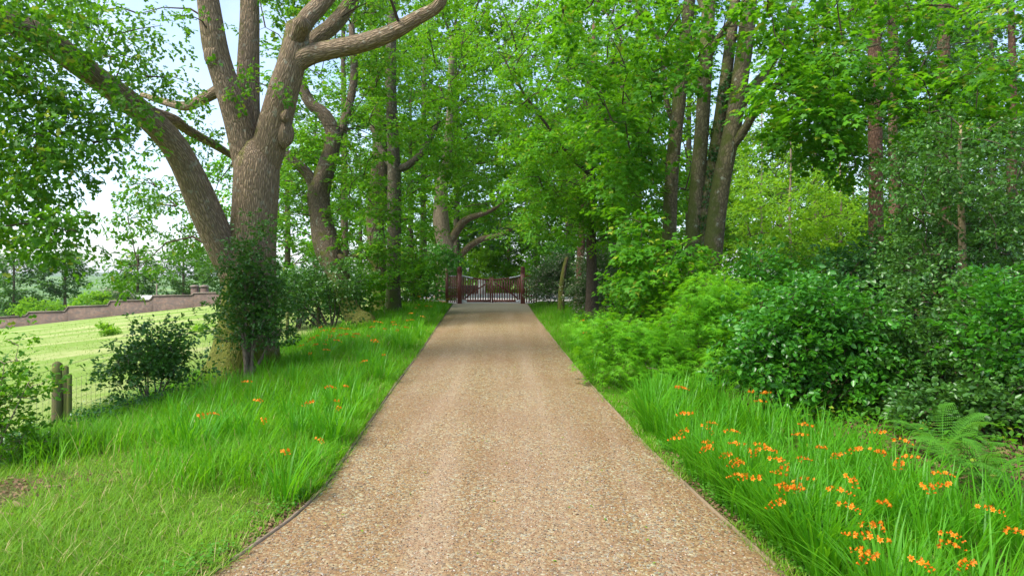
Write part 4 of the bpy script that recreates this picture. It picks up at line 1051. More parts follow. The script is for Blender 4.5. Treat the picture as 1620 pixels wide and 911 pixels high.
    # ---- woodland behind
    wood = [
        ('oak_tree', 'broad green tree filling the gap between the big oak and the crooked tree', 455, 40, 12, .22, (1.5, 12), 4.0, 66, 'leaf_beech', 'bark_mossy'),
        ('oak_tree', 'leafy tree behind the oak fork showing pale green against the sky', 500, 55, 16, .25, (4, 16), 4.2, 60, 'leaf_far', 'bark_mossy'),
        ('beech_tree', 'bright green tree behind the straight beech, over the hedge', 650, 50, 15, .25, (2, 14), 4.5, 80, 'leaf_beech', 'bark_beech'),
        ('beech_tree', 'tall pale-green tree far behind the gate on the field side', 690, 72, 20, .3, (2, 20), 6, 80, 'leaf_lime', 'bark_beech'),
        ('beech_tree', 'tall pale-green tree standing well behind the gate', 848, 84, 22, .3, (4, 22), 7, 90, 'leaf_beech', 'bark_beech'),
        ('oak_tree', 'dense tree behind the gate on the woodland side', 850, 62, 18, .3, (1.5, 18), 5.5, 100, 'leaf_beech', 'bark_mossy'),
        ('oak_tree', 'dark green tree between the slim leaning trunk and the sycamores', 985, 40, 14, .22, (1, 13), 4.2, 84, 'leaf_beech', 'bark_mossy'),
        ('oak_tree', 'tall green tree showing between the sycamore stems', 1090, 46, 19, .28, (2, 18), 5, 84, 'leaf_lime', 'bark_beech'),
        ('oak_tree', 'tall green tree rising behind the clearing saplings', 1290, 50, 17, .28, (1.0, 16), 6, 90, 'leaf_far', 'bark_pale'),
        ('oak_tree', 'shaded green tree behind the bare pine trunk', 1420, 42, 15, .25, (1, 14.5), 4.6, 84, 'leaf_beech', 'bark_mossy'),
        ('oak_tree', 'shaded green tree behind the holly tree at the edge of the picture', 1570, 36, 14, .25, (1, 13.5), 4.8, 90, 'leaf_syc', 'bark_mossy'),
        ('oak_tree', 'leafy tree deep in the wood behind the last conifer', 1700, 44, 15, .25, (1, 15), 5, 70, 'leaf_far', 'bark_mossy'),
        ('beech_tree', 'tall tree crown high above the driveway behind the gate', 905, 92, 26, .35, (3, 26), 8, 90, 'leaf_far', 'bark_beech'),
        ('beech_tree', 'tall distant tree seen high between sycamore and pine', 1180, 78, 24, .35, (2, 20), 8, 84, 'leaf_far', 'bark_beech'),
        ('beech_tree', 'distant tree crown far behind the pines', 1480, 76, 24, .35, (2, 21), 9, 90, 'leaf_far', 'bark_beech'),
        ('oak_tree', 'tree over the hedge between the big oak and the beech, far side of the field', 570, 78, 16, .3, (1, 16), 6, 80, 'leaf_far', 'bark_mossy'),
        ('oak_tree', 'low leafy tree closing the view at the back of the clearing', 1235, 58, 9, .22, (0.3, 9), 5.5, 80, 'leaf_syc', 'bark_mossy'),
        ('oak_tree', 'low leafy tree closing the view behind the clearing and the first pine', 1350, 62, 9, .22, (0.3, 9), 5.5, 80, 'leaf_oak', 'bark_mossy'),
        ('oak_tree', 'low leafy tree closing the view between the sycamore stems', 1120, 66, 10, .22, (0.3, 10), 5.5, 70, 'leaf_syc', 'bark_mossy'),
        ('oak_tree', 'leafy tree across the road under the arching limb', 735, 74, 10, .22, (1.0, 10.5), 4.6, 80, 'leaf_beech', 'bark_mossy'),
        ('beech_tree', 'tall leafy tree whose crown closes the sky over the crooked tree', 545, 47, 24, .3, (9, 25), 5, 70, 'leaf_oak', 'bark_mossy'),
        ('beech_tree', 'tall leafy tree whose crown fills the sky above the pale oak trunk', 670, 54, 26, .3, (9, 27), 5.5, 84, 'leaf_beech', 'bark_beech'),
        ('beech_tree', 'tall leafy tree whose crown closes the sky straight above the gate', 722, 60, 27, .3, (10, 29), 6, 90, 'leaf_oak', 'bark_beech'),
        ('beech_tree', 'tall leafy tree whose crown closes the sky above the slim leaning trunk', 900, 50, 25, .3, (9, 26), 5.5, 84, 'leaf_oak', 'bark_beech'),
        ('beech_tree', 'tall leafy tree whose crown fills the sky left of the sycamore clump', 1010, 44, 23, .3, (10, 24), 4.6, 70, 'leaf_beech', 'bark_beech'),
        ('beech_tree', 'tall leafy tree whose crown shows high over the clearing', 1310, 48, 24, .3, (12, 25), 5.0, 60, 'leaf_oak', 'bark_beech'),
        ('beech_tree', 'tall leafy tree whose crown fills the sky between the first two pines', 1435, 40, 23, .3, (10, 23), 4.6, 70, 'leaf_syc', 'bark_beech'),
        ('beech_tree', 'tall leafy tree whose crown shows high at the corner of the picture', 1625, 38, 22, .3, (9, 22), 5, 70, 'leaf_beech', 'bark_beech'),
        ('beech_tree', 'tall leafy tree whose crown shows high behind the second pine', 1530, 46, 24, .3, (9, 24), 5.5, 64, 'leaf_beech', 'bark_beech'),
    ]
    for k, (nm, lab, u, d, h, r, cz, cr, n, lm, bm) in enumerate(wood):
        auto_tree(nm, lab, u, d, h, r, cz, cr, n, 'ovate2', 0.26 if d < 60 else 0.40, M[lm], M[bm], 60 + k, 'trees of the wood', nspray=7, nleaf=13, L=0.95 if d < 60 else 1.4, tilt=(-0.1, .22), flat=.22)
    # ---- far trees behind the wall
    far = [
        ('round pale-green tree behind the lowest end of the wall', 22, 104, 11.5, (1.8, 12.2), 4.4, 60),
        ('round pale-green tree behind the wall, second from the lowest end', 103, 106, 12, (3.4, 11.5), 3.8, 50),
        ('tree with forked trunk behind the white outbuilding', 218, 112, 12, (3.0, 11.5), 3.8, 46),
        ('dark green tree behind the wall next to the brick piers', 290, 112, 12.5, (1.8, 12), 5.0, 70),
        ('dark green tree mostly hidden by the oak, behind the brick piers', 350, 108, 12, (1.2, 11.5), 4.5, 56),
        ('rounded dark tree between the outbuilding and the low gap in the trees', 185, 140, 13, (1.0, 11.5), 4.5, 46),
    ]
    for k, (lab, u, d, h, cz, cr, n) in enumerate(far):
        auto_tree('field_tree', lab, u, d, h, .28, cz, cr, n, 'ovate2', 0.42, M['leaf_far'], M['bark_mossy'], 90 + k, 'trees beyond the wall', nspray=6, nleaf=13, L=1.3, tilt=(0.0, .3))
build_trees()

# ================================================================== SHRUBS
def build_shrubs():
    # holly bush between fence post and oak
    shrub('holly_bush', 'dark holly bush growing alone between the thick fence post and the big oak', 'shrub', 238, 13.2,
          [(0, 0, 0.85, .62, .5, .45, 26), (-.45, 0, .75, .38, .35, .4, 12), (.5, .1, .75, .42, .4, .45, 14), (.35, .1, 1.35, .32, .3, .3, 8), (-.05, 0, 1.45, .16, .16, .22, 4)], 2.0,
          'holly', 0.082, M['leaf_holly'], 201, 6, 9, 0.32, stems=7, stem_r=.014, twig='twig_pale')
    # holly suckers round the oak's foot
    shrub('holly_bush', 'tall dark holly growing up against the trunk of the big oak', 'shrub', 392, 15.6,
          [(-.2, 0, 1.5, .75, .4, .8, 40), (0, 0, 2.5, .55, .35, .6, 24), (.15, 0, 3.1, .3, .25, .45, 8), (.6, .1, 1.9, .4, .35, .6, 16), (.7, .1, 1.1, .35, .3, .4, 10)], 1.75,
          'holly', 0.085, M['leaf_holly'], 202, 6, 10, 0.4, stems=8, stem_r=.03, twig='twig_pale')
    shrub('holly_bush', 'dark holly straggling over the wire fence below the crooked tree', 'shrub', 525, 25,
          [(0, 0, 1.9, 1.0, .7, .8, 30), (-.9, 0, 1.6, .8, .6, .7, 22), (-1.7, -.5, 1.5, .9, .5, .8, 22), (.5, .3, 1.3, .5, .4, .7, 12)], 1.6,
          'holly', 0.10, M['leaf_holly'], 203, 6, 11, 0.5, stems=7, stem_r=.025)
    shrub('hazel_bush', 'pale-leaved sapling at the left edge before the wire fence', 'shrub', -8, 9.6,
          [(0, 0, .7, .5, .4, .6, 24), (.25, 0, .9, .35, .3, .4, 12), (-.4, 0, 1.0, .5, .4, .7, 16), (.18, 0, 1.55, .22, .2, .3, 6), (.55, .0, 1.25, .16, .15, .12, 3), (.45, 0, .35, .35, .3, .3, 10)], 1.5,
          'oak', 0.085, M['leaf_oak'], 204, 4, 7, 0.34, stems=7, stem_r=.009, twig='twig_pale')
    # shrubs behind the fence and by the gate
    for k, (u, d, h, w, n, lm, lab) in enumerate(((560, 31, 2.2, 1.3, 34, 'leaf_beech', 'leafy green bush at the foot of the straight beech'),
                                             (655, 36, 2.6, 1.6, 44, 'leaf_oak', 'bushy green shrub leaning on the picket panel before the gate'),
                                             (470, 30, 2.6, 2.2, 44, 'leaf_dark', 'dark hedge shrub in the gap just past the big oak'),
                                             (690, 42, 3.2, 1.8, 44, 'leaf_camellia', 'tall laurel bush behind the field-side gate post'),
                                             (750, 62, 3.8, 2.2, 40, 'leaf_lime', 'light green bush across the road above the field-side gate leaf'),
                                             (800, 64, 3.2, 2.4, 40, 'leaf_lime', 'light green bush across the road above the woodland-side gate leaf'),
                                             (640, 60, 4.5, 4.0, 60, 'leaf_grey', 'pale hedge behind the pale oak trunk'),
                                             (866, 45, 4.0, 2.0, 44, 'leaf_beech', 'tall bright bush behind the woodland-side gate post'),
                                             (940, 38, 4.0, 2.4, 60, 'leaf_camellia', 'dark shrub mass behind the slim leaning trunk'))):
        shrub('laurel_bush', lab, 'shrub', u, d, [(0, 0, h * .5, w, w * .8, h * .5, n), (.3 * w, 0, h * .75, w * .6, w * .5, h * .3, n // 3)], 1.35,
              'ovate2', 0.17 if d < 50 else .24, M[lm], 210 + k, 6, 12, 0.62, stems=5, stem_r=.03, group='bushes around the gate')
    # pale flowering shrub by the gate
    shrub('flowering_shrub', 'airy shrub with creamy-pink young leaves on the woodland verge near the gate', 'shrub', 938, 30,
          [(0, 0, 1.3, .9, .6, .8, 26), (.3, 0, 2.1, .7, .5, .7, 20), (-.5, -.3, .9, .6, .5, .6, 14), (.8, 0, 1.5, .6, .5, .6, 14)], 1.6,
          'ovate2', 0.10, M['leaf_grey'], 221, 8, 14, 0.5, stems=6, twig='twig_pale')
    shrub('flowering_shrub', 'pale-leaved shrub crowding the woodland-side gate post', 'shrub', 868, 36.5,
          [(0, 0, 1.3, .8, .6, .9, 26), (.5, 0, 2.0, .7, .6, .8, 20), (.9, -.4, 1.1, .6, .5, .8, 16)], 1.6,
          'ovate2', 0.12, M['leaf_grey'], 222, 8, 14, 0.5, stems=6)
    # lace-leaved maple, tiers
    shrub('lace_leaf_maple', 'feathery bright green lace-leaved maple spilling towards the driveway edge', 'shrub', 1065, 14.8,
          [(-1.45, -.2, 1.30, .70, .5, .12, 22), (-1.15, -.6, .80, .75, .5, .14, 22), (-.35, -.4, 1.2, .75, .6, .14, 24), (-.1, -.9, .5, .8, .5, .14, 20), (.4, -.2, 1.72, .7, .5, .14, 22), (.95, .1, 2.2, .7, .5, .16, 24),
           (1.15, -.3, 1.45, .75, .5, .16, 22), (.6, -.8, .9, .75, .5, .15, 22), (-.75, -.9, .5, .7, .5, .2, 16), (1.45, .3, 1.0, .6, .6, .3, 14)], 1.2,
          'lace', 0.15, M['leaf_maple'], 231, 4, 13, 0.7, stems=10, stem_r=.02, droop=.45, flat=.22, tilt=(-.05, .22), width=.2)
    # glossy camellia mass
    shrub('camellia_bush', 'big glossy camellia bush overhanging the orange flowers on the woodland side', 'shrub', 1290, 11.6,
          [(-.2, 0, 1.1, 1.15, .8, .9, 56), (-.7, -.2, .75, .7, .6, .7, 30), (.5, .2, 1.6, .9, .7, .6, 34), (-.3, .1, 1.8, .7, .6, .4, 20), (.6, -.3, .8, .7, .6, .6, 26)], 1.5,
          'ovate', 0.10, M['leaf_camellia'], 232, 6, 12, 0.42, stems=8, stem_r=.02)
    shrub('holly_bush', 'spreading dark holly beside the camellia at the edge of the wood', 'shrub', 1455, 11.8,
          [(0, 0, 1.3, 1.2, .8, .7, 54), (.6, -.3, .9, .8, .6, .6, 30), (-.5, -.4, .6, .7, .5, .5, 22), (.9, .2, 1.8, .7, .6, .5, 20)], 1.5,
          'holly', 0.09, M['leaf_holly'], 233, 6, 12, 0.45, stems=7, stem_r=.018)
    shrub('hazel_bush', 'leafy lighter green bush at the right-hand edge above the fern', 'shrub', 1600, 10.2,
          [(0, 0, 1.3, .7, .6, .8, 34), (.2, -.2, .8, .6, .5, .6, 20), (.1, .2, 2.0, .5, .5, .6, 18)], 1.5,
          'ovate', 0.095, M['leaf_camellia'], 234, 6, 11, 0.42, stems=6)
    shrub('holly_bush', 'low dark holly sprawling over the bare soil behind the large fern', 'shrub', 1545, 9.7,
          [(0, 0, .45, .8, .5, .4, 34), (.6, .1, .7, .6, .5, .5, 22), (-.6, .2, .4, .5, .4, .35, 18)], 1.4, 'holly', 0.085, M['leaf_holly'], 235, 6, 11, 0.36, stems=6, stem_r=.012)
    # understory behind them
    for k, (u, d, h, w, n, lm, lab) in enumerate(((1190, 17.5, 2.4, 1.3, 40, 'leaf_camellia', 'laurel bush filling the space behind the maple'),
                                             (1250, 21, 2.6, 1.8, 40, 'leaf_syc', 'leafy undergrowth bush in front of the clearing'),
                                             (1345, 16.5, 2.7, 1.5, 46, 'leaf_dark', 'dark bush at the foot of the bare pine trunk'),
                                             (1450, 18, 3.2, 1.8, 50, 'leaf_holly', 'shadowy holly behind the pale holly stem'),
                                             (1590, 17, 3.6, 1.8, 50, 'leaf_holly', 'shadowy holly under the conifer at the edge of the picture'),
                                             (1010, 21, 1.9, 1.1, 34, 'leaf_syc', 'low sycamore growth in front of the clump of stems'),
                                             (1095, 18.5, 2.3, 1.2, 40, 'leaf_syc', 'leafy sycamore shoots hiding the foot of the stems'),
                                             (975, 33, 3.0, 1.6, 40, 'leaf_oak', 'green bush beside the slim leaning trunk'),
                                             (1240, 42, 3.5, 3.0, 50, 'leaf_lime', 'bright bush at the back of the clearing'),
                                             (1390, 30, 3.4, 2.4, 46, 'leaf_lime', 'yellowish bush behind the bare pine trunk'),
                                             (1060, 30, 3.2, 2.2, 46, 'leaf_syc', 'green bush behind the clump of sycamore stems'))):
        shrub('laurel_bush', lab, 'shrub', u, d, [(0, 0, h * .5, w, w * .7, h * .5, n), (.2 * w, 0, h * .8, w * .6, w * .5, h * .25, n // 3)], 1.35,
              'ovate' if d < 18 else 'ovate2', 0.12 if d < 25 else .18, M[lm], 240 + k, 6, 12, 0.55, stems=5, stem_r=.025, group='bushes of the wood')
    # far side of the wall
    for k, (u, d, h, w, n, lm, lab) in enumerate(((151, 96, 3.4, 2.6, 30, 'leaf_lime', 'rounded yellow-green bush just behind the wall'),
                                             (62, 97, 3.3, 3.2, 30, 'leaf_lime', 'low yellow-green hedge behind the lower part of the wall'),
                                             (192, 99, 4.2, 2.4, 24, 'leaf_grey', 'pale bush behind the wall beside the white outbuilding'))):
        shrub('garden_bush', lab, 'shrub', u, d, [(0, 0, h * .62, w, w * .8, h * .38, n)], 1.5, 'ovate2', 0.28, M[lm], 270 + k, 8, 18, 0.9, stems=4, group='bushes beyond the wall')
    shrub('weed_clump', 'small leafy weed clump alone in the sunny field', 'shrub', 170, 42, [(0, 0, .3, .55, .4, .3, 14)], 1.5, 'ovate2', 0.14, M['leaf_lime'], 280, 6, 12, .35, stems=3)
    shrub('weed_clump', 'low nettle patch in the field close to the oak', 'shrub', 318, 36, [(0, 0, .15, .7, .4, .18, 12)], 1.3, 'ovate2', 0.12, M['leaf_lime'], 281, 6, 12, .3, stems=3)
    # low ivy and brambles at the fence foot
    for k, (u, d, w, lab) in enumerate(((150, 11.8, .5, 'low bramble at the foot of the thick fence post'), (225, 12.6, .5, 'low ivy patch under the lone holly bush'), (20, 10.6, .5, 'ivy and bramble tangle under the sapling at the left edge'))):
        shrub('bramble', lab, 'shrub', u, d, [(0, 0, .14, w, .4, .16, 22)], 1.4, 'ovate', 0.06, M['leaf_dark'], 285 + k, 5, 9, .2, stems=3, stem_r=.005)

# ================================================================== FERNS
def frond_mesh(g, L):
    V = []; T = []
    n = 26
    t = np.linspace(0.12, 1, n)
    def spine(s): return np.array([0, L * (s - .12 * s * s), L * (1.15 * s - 0.85 * s * s)])
    mb = MB(); q = np.array([spine(s) for s in np.linspace(0, 1, 8)]); Vt, Qt, A = tube(q, np.linspace(.006, .0015, 8), 4)
    for s in t:
        p = spine(s); ln = L * 0.26 * (1 - s) ** 0.75 * min(1, (s + .1) * 3) + .012
        for sd in (-1, 1):
            d = np.array([sd * .93, .36, -.10 + g.normal(0, .04)])
            k = max(3, int(ln / 0.02))
            for j in range(k):
                a = p + d * ln * j / k; pw = 0.022 * (1 - 0.8 * j / k) + .004
                for s2 in (-1, 1):
                    b = len(V); f = np.array([sd * .35, s2 * 1.0, -.1])
                    V += [a, a + d * ln / k * .75, a + d * ln / k * .6 + f * pw]; T += [(b, b + 1, b + 2) if s2 * sd > 0 else (b, b + 2, b + 1)]
    mbT = MB(); mbT.add(V, None, T); mbT.add(Vt, Qt)
    return mbT.mesh('frond')

def build_ferns():
    g = np.random.default_rng(300)
    ms = [frond_mesh(g, L) for L in (0.75, 0.9, 1.05)]
    for m in ms: m.materials.append(M['leaf_fern'])
    for u, d, n, s, lab in ((1560, 7.6, 13, 1.15, 'large arching fern at the right edge above the orange flowers'),
                         (1495, 8.8, 9, 1.0, 'smaller fern between the holly and the large arching fern'),
                         (1645, 6.9, 10, 1.0, 'fern cut by the right edge of the picture'),
                         (1150, 12.4, 6, .6, 'little fern tucked between the maple and the camellia')):
        x = (u - 810) / FPX * d; r = empty('fern', (x, d, float(gz(x, d)))); tag(r, lab, 'fern', 'ferns along the wood')
        for k in range(n):
            o = obj('frond', ms[k % 3], None, r, (0, 0, 0.02)); o.rotation_euler = (g.normal(.22, .18), g.normal(0, .15), 2 * pi * k / n + g.normal(0, .25)); o.scale = (s * g.uniform(.8, 1.1),) * 3

# ================================================================== CROCOSMIA
def sword_clump(g, n, H):
    r = np.sqrt(g.uniform(0, 1, n)) * 0.16; a = g.uniform(0, 2 * pi, n)
    XY = np.stack([r * np.cos(a), r * np.sin(a)], -1)
    az = a + g.normal(0, .7, n)
    h = H * g.uniform(.55, 1.1, n)
    V, F = blades(g, XY, h, g.uniform(.016, .028, n), g.uniform(0.05, .35, n), np.abs(g.normal(.25, .28, n)), 5, az)
    V[:, 2] -= np.repeat(gz(XY[:, 0], XY[:, 1]), len(V) // n)
    m = np_mesh('leaf_blades', V, F); m.materials.append(M['leaf_sword']); return m

def flower_mesh(g):
    """an arching stem with a forked spray of six-petalled funnels ; returns stem mesh, flower-head mesh"""
    H = g.uniform(.62, .8); lean = g.uniform(.1, .25)
    p = catmull([(0, 0, 0), (0, lean * .3, H * .6), (0, lean, H * .95), (0, lean + .16, H), (0, lean + .27, H - .03)], 14)
    st = MB(); st.tube(p, np.linspace(.004, .002, 14), 4)
    fl = MB(); q = catmull(p[8:], 9)
    for k in range(9):
        sd = -1 if k % 2 else 1; op = 1.0 if k in (0, 1, 3, 4) else 0.3
        c = q[k] + [sd * .008, 0, .004]
        d = np.array([sd * .75, .30 + g.normal(0, .25), .6 + g.normal(0, .25)]); d /= np.linalg.norm(d)
        ax = np.cross(d, [0, 0, 1.0]); ax /= np.linalg.norm(ax); bx = np.cross(ax, d)
        L = .026 * (1 if op == 1 else .8); tip = c + d * L; V = [c]; T = []
        for j in range(6):
            an = 2 * pi * j / 6 + g.normal(0, .15); w = ax * cos(an) + bx * sin(an); w2 = -ax * sin(an) + bx * cos(an)
            b = len(V); R = .022 * op
            V += [tip + w * R * .25 - w2 * .005, tip + w * R * .25 + w2 * .005, tip + d * .010 + w * R * .7 + w2 * .006, tip + d * .008 + w * R * 1.2, tip + d * .010 + w * R * .7 - w2 * .006]
            T += [(0, b, b + 1), (b, b + 2, b + 1), (b, b + 4, b + 2), (b + 4, b + 3, b + 2)]
        fl.add(V, None, T)
    s = st.mesh('flower_stem', True); s.materials.append(M['leaf_sword'])
    f = fl.mesh('flowers', False); f.materials.append(M['petal'])
    return s, f

RIGHT_FL = [(385, 20), (545, 78), (495, 135), (525, 123), (498, 153), (608, 117), (463, 147), (475, 217), (530, 208), (503, 233), (635, 188), (700, 200), (728, 185), (795, 187), (845, 212), (930, 157), (982, 157),
            (1025, 178), (1065, 197), (1012, 218), (1100, 150), (1173, 150), (860, 237), (690, 255), (675, 305), (715, 297), (740, 308), (835, 298), (865, 288), (900, 290), (940, 303), (990, 297), (1105, 303), (1215, 240),
            (1217, 262), (1283, 288), (1385, 275), (1555, 290), (1605, 335), (1475, 340), (1465, 360), (1315, 345), (1340, 418), (1155, 440), (1230, 460), (775, 362), (720, 368), (790, 338), (910, 370), (935, 380),
            (1590, 465), (1540, 545), (965, 527), (1005, 500), (1040, 560), (1070, 535), (1290, 600), (990, 515), (1020, 505), (700, 190), (715, 205), (1210, 238), (785, 50), (805, 62), (855, 45)]
RIGHT_FL = [(810 + x / 2, 608 + y / 2) for x, y in RIGHT_FL] + [(930, 545), (945, 528), (965, 520), (915, 520), (900, 535), (880, 520), (925, 535), (1003, 617), (955, 505), (940, 510)]
LEFT_FL = [(295, 650), (318, 652), (390, 637), (418, 647), (490, 618), (517, 640), (545, 640), (578, 632), (570, 612), (540, 675), (460, 707), (515, 535), (505, 545), (530, 525), (545, 520), (600, 520), (590, 508), (655, 482), (668, 468),
           (690, 475), (620, 560), (500, 538), (520, 530), (538, 528), (495, 550), (550, 530), (560, 522), (575, 526), (612, 515), (640, 505), (660, 498), (505, 530), (525, 520), (403, 605), (585, 545), (712, 470), (705, 478), (630, 520), (680, 484)]

def build_crocosmia():
    g = np.random.default_rng(400)
    clumps = [sword_clump(g, int(g.integers(28, 40)), g.uniform(.75, .95)) for _ in range(8)]
    fls = [flower_mesh(g) for _ in range(6)]
    def plant(x, y, nfl, s=1.0, faz=None):
        lab, grp = who(x, y, nfl)
        r = empty('crocosmia', (x, y, float(gz(x, y))), g.uniform(0, 6.28)); tag(r, lab, 'flower', grp)
        r.scale = (s,) * 3
        obj('leaf_blades', clumps[g.integers(0, 8)], None, r)
        for k in range(nfl):
            sm, fm = fls[g.integers(0, 6)]
            a = g.uniform(0, 6.28) if faz is None else faz
            o = obj('flower_stem', sm, None, r, (g.normal(0, .05), g.normal(0, .05), 0)); o.rotation_euler = (g.normal(0, .08), g.normal(0, .08), a)
            obj('flowers', fm, None, o)['kind'] = 'stuff'
        return r
    def who(x, y, fl):
        u = x / y * FPX + 810
        if x > 0:
            z = ('far up the woodland verge near the gate' if y > 16 else 'at the woodland side in the very front of the bed' if y < 6.6 else 'leaning over the pale edging board' if x - drive_r(y) < .85
                 else 'around the large fern' if u > 1440 else 'right below the glossy camellia' if y > 9.2 else 'in the middle of the woodland-side bed')
        else:
            z = ('in the field-side verge close to the gate' if y > 29 else 'in the drift below the crooked tree' if y > 22 else 'against the dark curved edging' if drive_l(y) - x < .9
                 else 'in the grass around the foot of the big oak' if y > 14 else 'in the field-side grass nearest the camera')
        return ('crocosmia with orange flowers ' if fl else 'flowerless sword-leaved crocosmia ') + z, ('flowering' if fl else 'leafy') + ' crocosmia ' + z
    for (u, v) in RIGHT_FL:
        d = 2.05 * FPX / (v - 404); x = (u - 810) / FPX * d
        for _ in range(6):
            dz = float(gz(x, d)) + .68; d = (CAMZ - dz) * FPX / (v - 440); x = (u - 810) / FPX * d
        dx = max(x + g.normal(0, .08), float(drive_r(d)) + .3)
        plant(dx, d + g.uniform(0, .15), 1, g.uniform(.92, 1.05))
    for (u, v) in LEFT_FL:
        d = 2.1 * FPX / (v - 404); x = (u - 810) / FPX * d
        for _ in range(6):
            dz = float(gz(x, d)) + .62; d = (CAMZ - dz) * FPX / (v - 440); x = (u - 810) / FPX * d
        d = min(d, 37.5)
        plant(min(x, float(drive_l(d)) - .3), d, 1 if v > 560 else 2, g.uniform(.8, 1.0))
    n = 0
    while n < 95:                       # leafy plants filling the right bed
        d = g.uniform(5.6, 12.5); x = float(drive_r(d)) + .32 + g.uniform(0, 1) ** 1.2 * 4.2
        if (x / d * FPX + 810) > 1680 or x > 4.6 + .25 * (13 - d) or (d > 9.6 and x > 3.6): continue
        if min(math.hypot(x - fx, d - fy) for fx, fy in ((5.28, 7.6), (5.58, 8.8), (5.33, 6.9))) < .75: continue
        plant(x, d, 0, g.uniform(.75, 1.05)); n += 1
    for _ in range(12):
        d = g.uniform(17, 30); plant(float(drive_r(d)) + g.uniform(.6, 2.4), d, 0, g.uniform(.7, 1.0))
    n = 0
    while n < 80:                       # and the left verge
        d = 1 / g.uniform(1 / 34, 1 / 9.8); x = float(drive_l(d)) - .35 - abs(g.normal(0, 1.5))
        if x < fence_x(d) + .4: continue
        if 15.6 < d < 18.5 and -7.8 < x < -5.4: continue
        plant(x, d, 0, g.uniform(.6, .95)); n += 1

# ================================================================== GRASS AND LITTER
def build_grass():
    g = np.random.default_rng(500)
    def put(name, lab, XY, H, W, mat, lean=(.05, .5), bend=.35, nseg=3):
        n = len(XY); V, F = blades(g, XY, H, W, g.uniform(*lean, n), np.abs(g.normal(bend, .25, n)), nseg)
        TRIS[0] += len(F)
        tag(obj(name, np_mesh(name, V, F), M[mat]), lab, None, None, 'stuff')
    def lsample(n, d0, d1, pw=1.0):
        d = 1 / g.uniform(1 / d1, 1 / d0, n); return d
    def patch(x, y, s=1.0): return np.sin(x * 1.7 * s + 1.3 * np.sin(y * .9 * s)) * np.cos(y * 1.3 * s + np.sin(x * 1.1 * s))
    # long grass, left verge
    d = lsample(62000, 7.5, 38.4); a, b = drive_l(d) - .06, fence_x(d) + .25
    t = g.uniform(0, 1, len(d)) ** 1.25; x = a + (b - a) * t
    long_ok = sstep(7.6, 11.0, d + 0.55 * (x + 4.5) + .9 * patch(x, d)) > g.uniform(0, 1, len(d))
    oak_bare = np.exp(-(((x + 6.3) / 1.5) ** 2 + ((d - 15.0) / 1.6) ** 2)) < g.uniform(.2, .9, len(d))
    k = long_ok & oak_bare; x, d, t = x[k], d[k], t[k]
    H = g.uniform(.34, .70, len(d)) * (0.72 + .28 * patch(x, d, .7)) * np.clip(.45 + 2.2 * t, 0, 1)
    put('long_grass', 'long lush green grass of the field-side verge', np.stack([x, d], -1), H, g.uniform(.009, .016, len(d)) * np.clip(d / 14, 1, 2.0), 'grass_long', nseg=3)
    # rough grass in the left foreground
    d = lsample(74000, 4.6, 14); x = g.uniform(-9.0, -2.0, len(d)); k = (x < drive_l(d) - .05) & (x > fence_x(d) - .3); x, d = x[k], d[k]
    bare = 1.3 * np.exp(-(((x + 6.3) / 1.1) ** 2 + ((d - 8.1) / .75) ** 2)) + np.exp(-(((x - drive_l(d) + .12) / .14) ** 2)) * .75 + .35 * (patch(x, d, 1.9) > .45)
    k = bare < g.uniform(.15, 1, len(d)); x, d = x[k], d[k]
    put('rough_grass', 'short rough grass with dry stalks in the field-side foreground', np.stack([x, d], -1), g.uniform(.07, .23, len(d)) * (1 + .45 * patch(x, d)), g.uniform(.006, .010, len(d)), 'grass_short', (.1, .9), .5, 2)
    # right verge: short strip, then long grass up to the gate
    d = lsample(26000, 9.5, 38); w = 1.5 + .03 * d; x = drive_r(d) + .025 + np.abs(g.uniform(0, 1, len(d))) ** 1.3 * w
    H = g.uniform(.06, .16, len(d)) * np.where(d > 17, 1 + 2.2 * np.clip((x - drive_r(d)) / .8, 0, 1), 1)
    put('verge_grass', 'grass strip along the woodland side of the driveway', np.stack([x, d], -1), H, g.uniform(.006, .01, len(d)) * np.clip(d / 13, 1, 2.4), 'grass_long', nseg=2)
    d = lsample(6500, 5.2, 13); x = drive_r(d) + .12 + np.abs(g.normal(0, 1.3, len(d))); H = g.uniform(.12, .55, len(d)) * np.clip((x - drive_r(d)) / .7, .15, 1)
    put('bed_grass', 'long grass between the orange-flowered plants', np.stack([x, d], -1), H, g.uniform(.006, .011, len(d)), 'grass_long', nseg=3)
    # tufts creeping over the edging boards
    d = lsample(5200, 5.0, 34); sd = g.random(len(d)) < .5; pt = np.sin(d * 3.1 + sd * 2) + np.sin(d * 1.3 + 1 + sd) > -.3
    d, sd = d[pt], sd[pt]; x = np.where(sd, drive_l(d) - g.normal(.05, .045, len(d)), drive_r(d) + g.normal(.05, .045, len(d)))
    put('edge_grass', 'tufts of grass creeping over the driveway edging', np.stack([x, d], -1), g.uniform(.05, .17, len(d)), g.uniform(.006, .010, len(d)), 'grass_short', (.2, 1.0), .5, 2)
    # field
    d = lsample(20000, 9, 85); x = fence_x(d) - .1 - np.abs(g.uniform(0, 1, len(d))) * (3 + d * .55)
    put('field_grass', 'short sunlit grass of the sloping field', np.stack([x, d], -1), g.uniform(.03, .09, len(d)) * np.clip(d / 20, 1, 2.5), g.uniform(.006, .011, len(d)) * np.clip(d / 12, 1, 5), 'grass_field', (.1, .8), .4, 2)
    # beyond the gate
    d = g.uniform(62.5, 75, 6000); x = g.uniform(-12, 12, 6000)
    put('far_verge_grass', 'bright grass verge on the far side of the road', np.stack([x, d], -1), g.uniform(.1, .3, 6000), .03, 'grass_short', nseg=2)
    # ground-cover herbs and litter along the edging and under the wood
    T0, F0 = leaf_shape('ovate2')
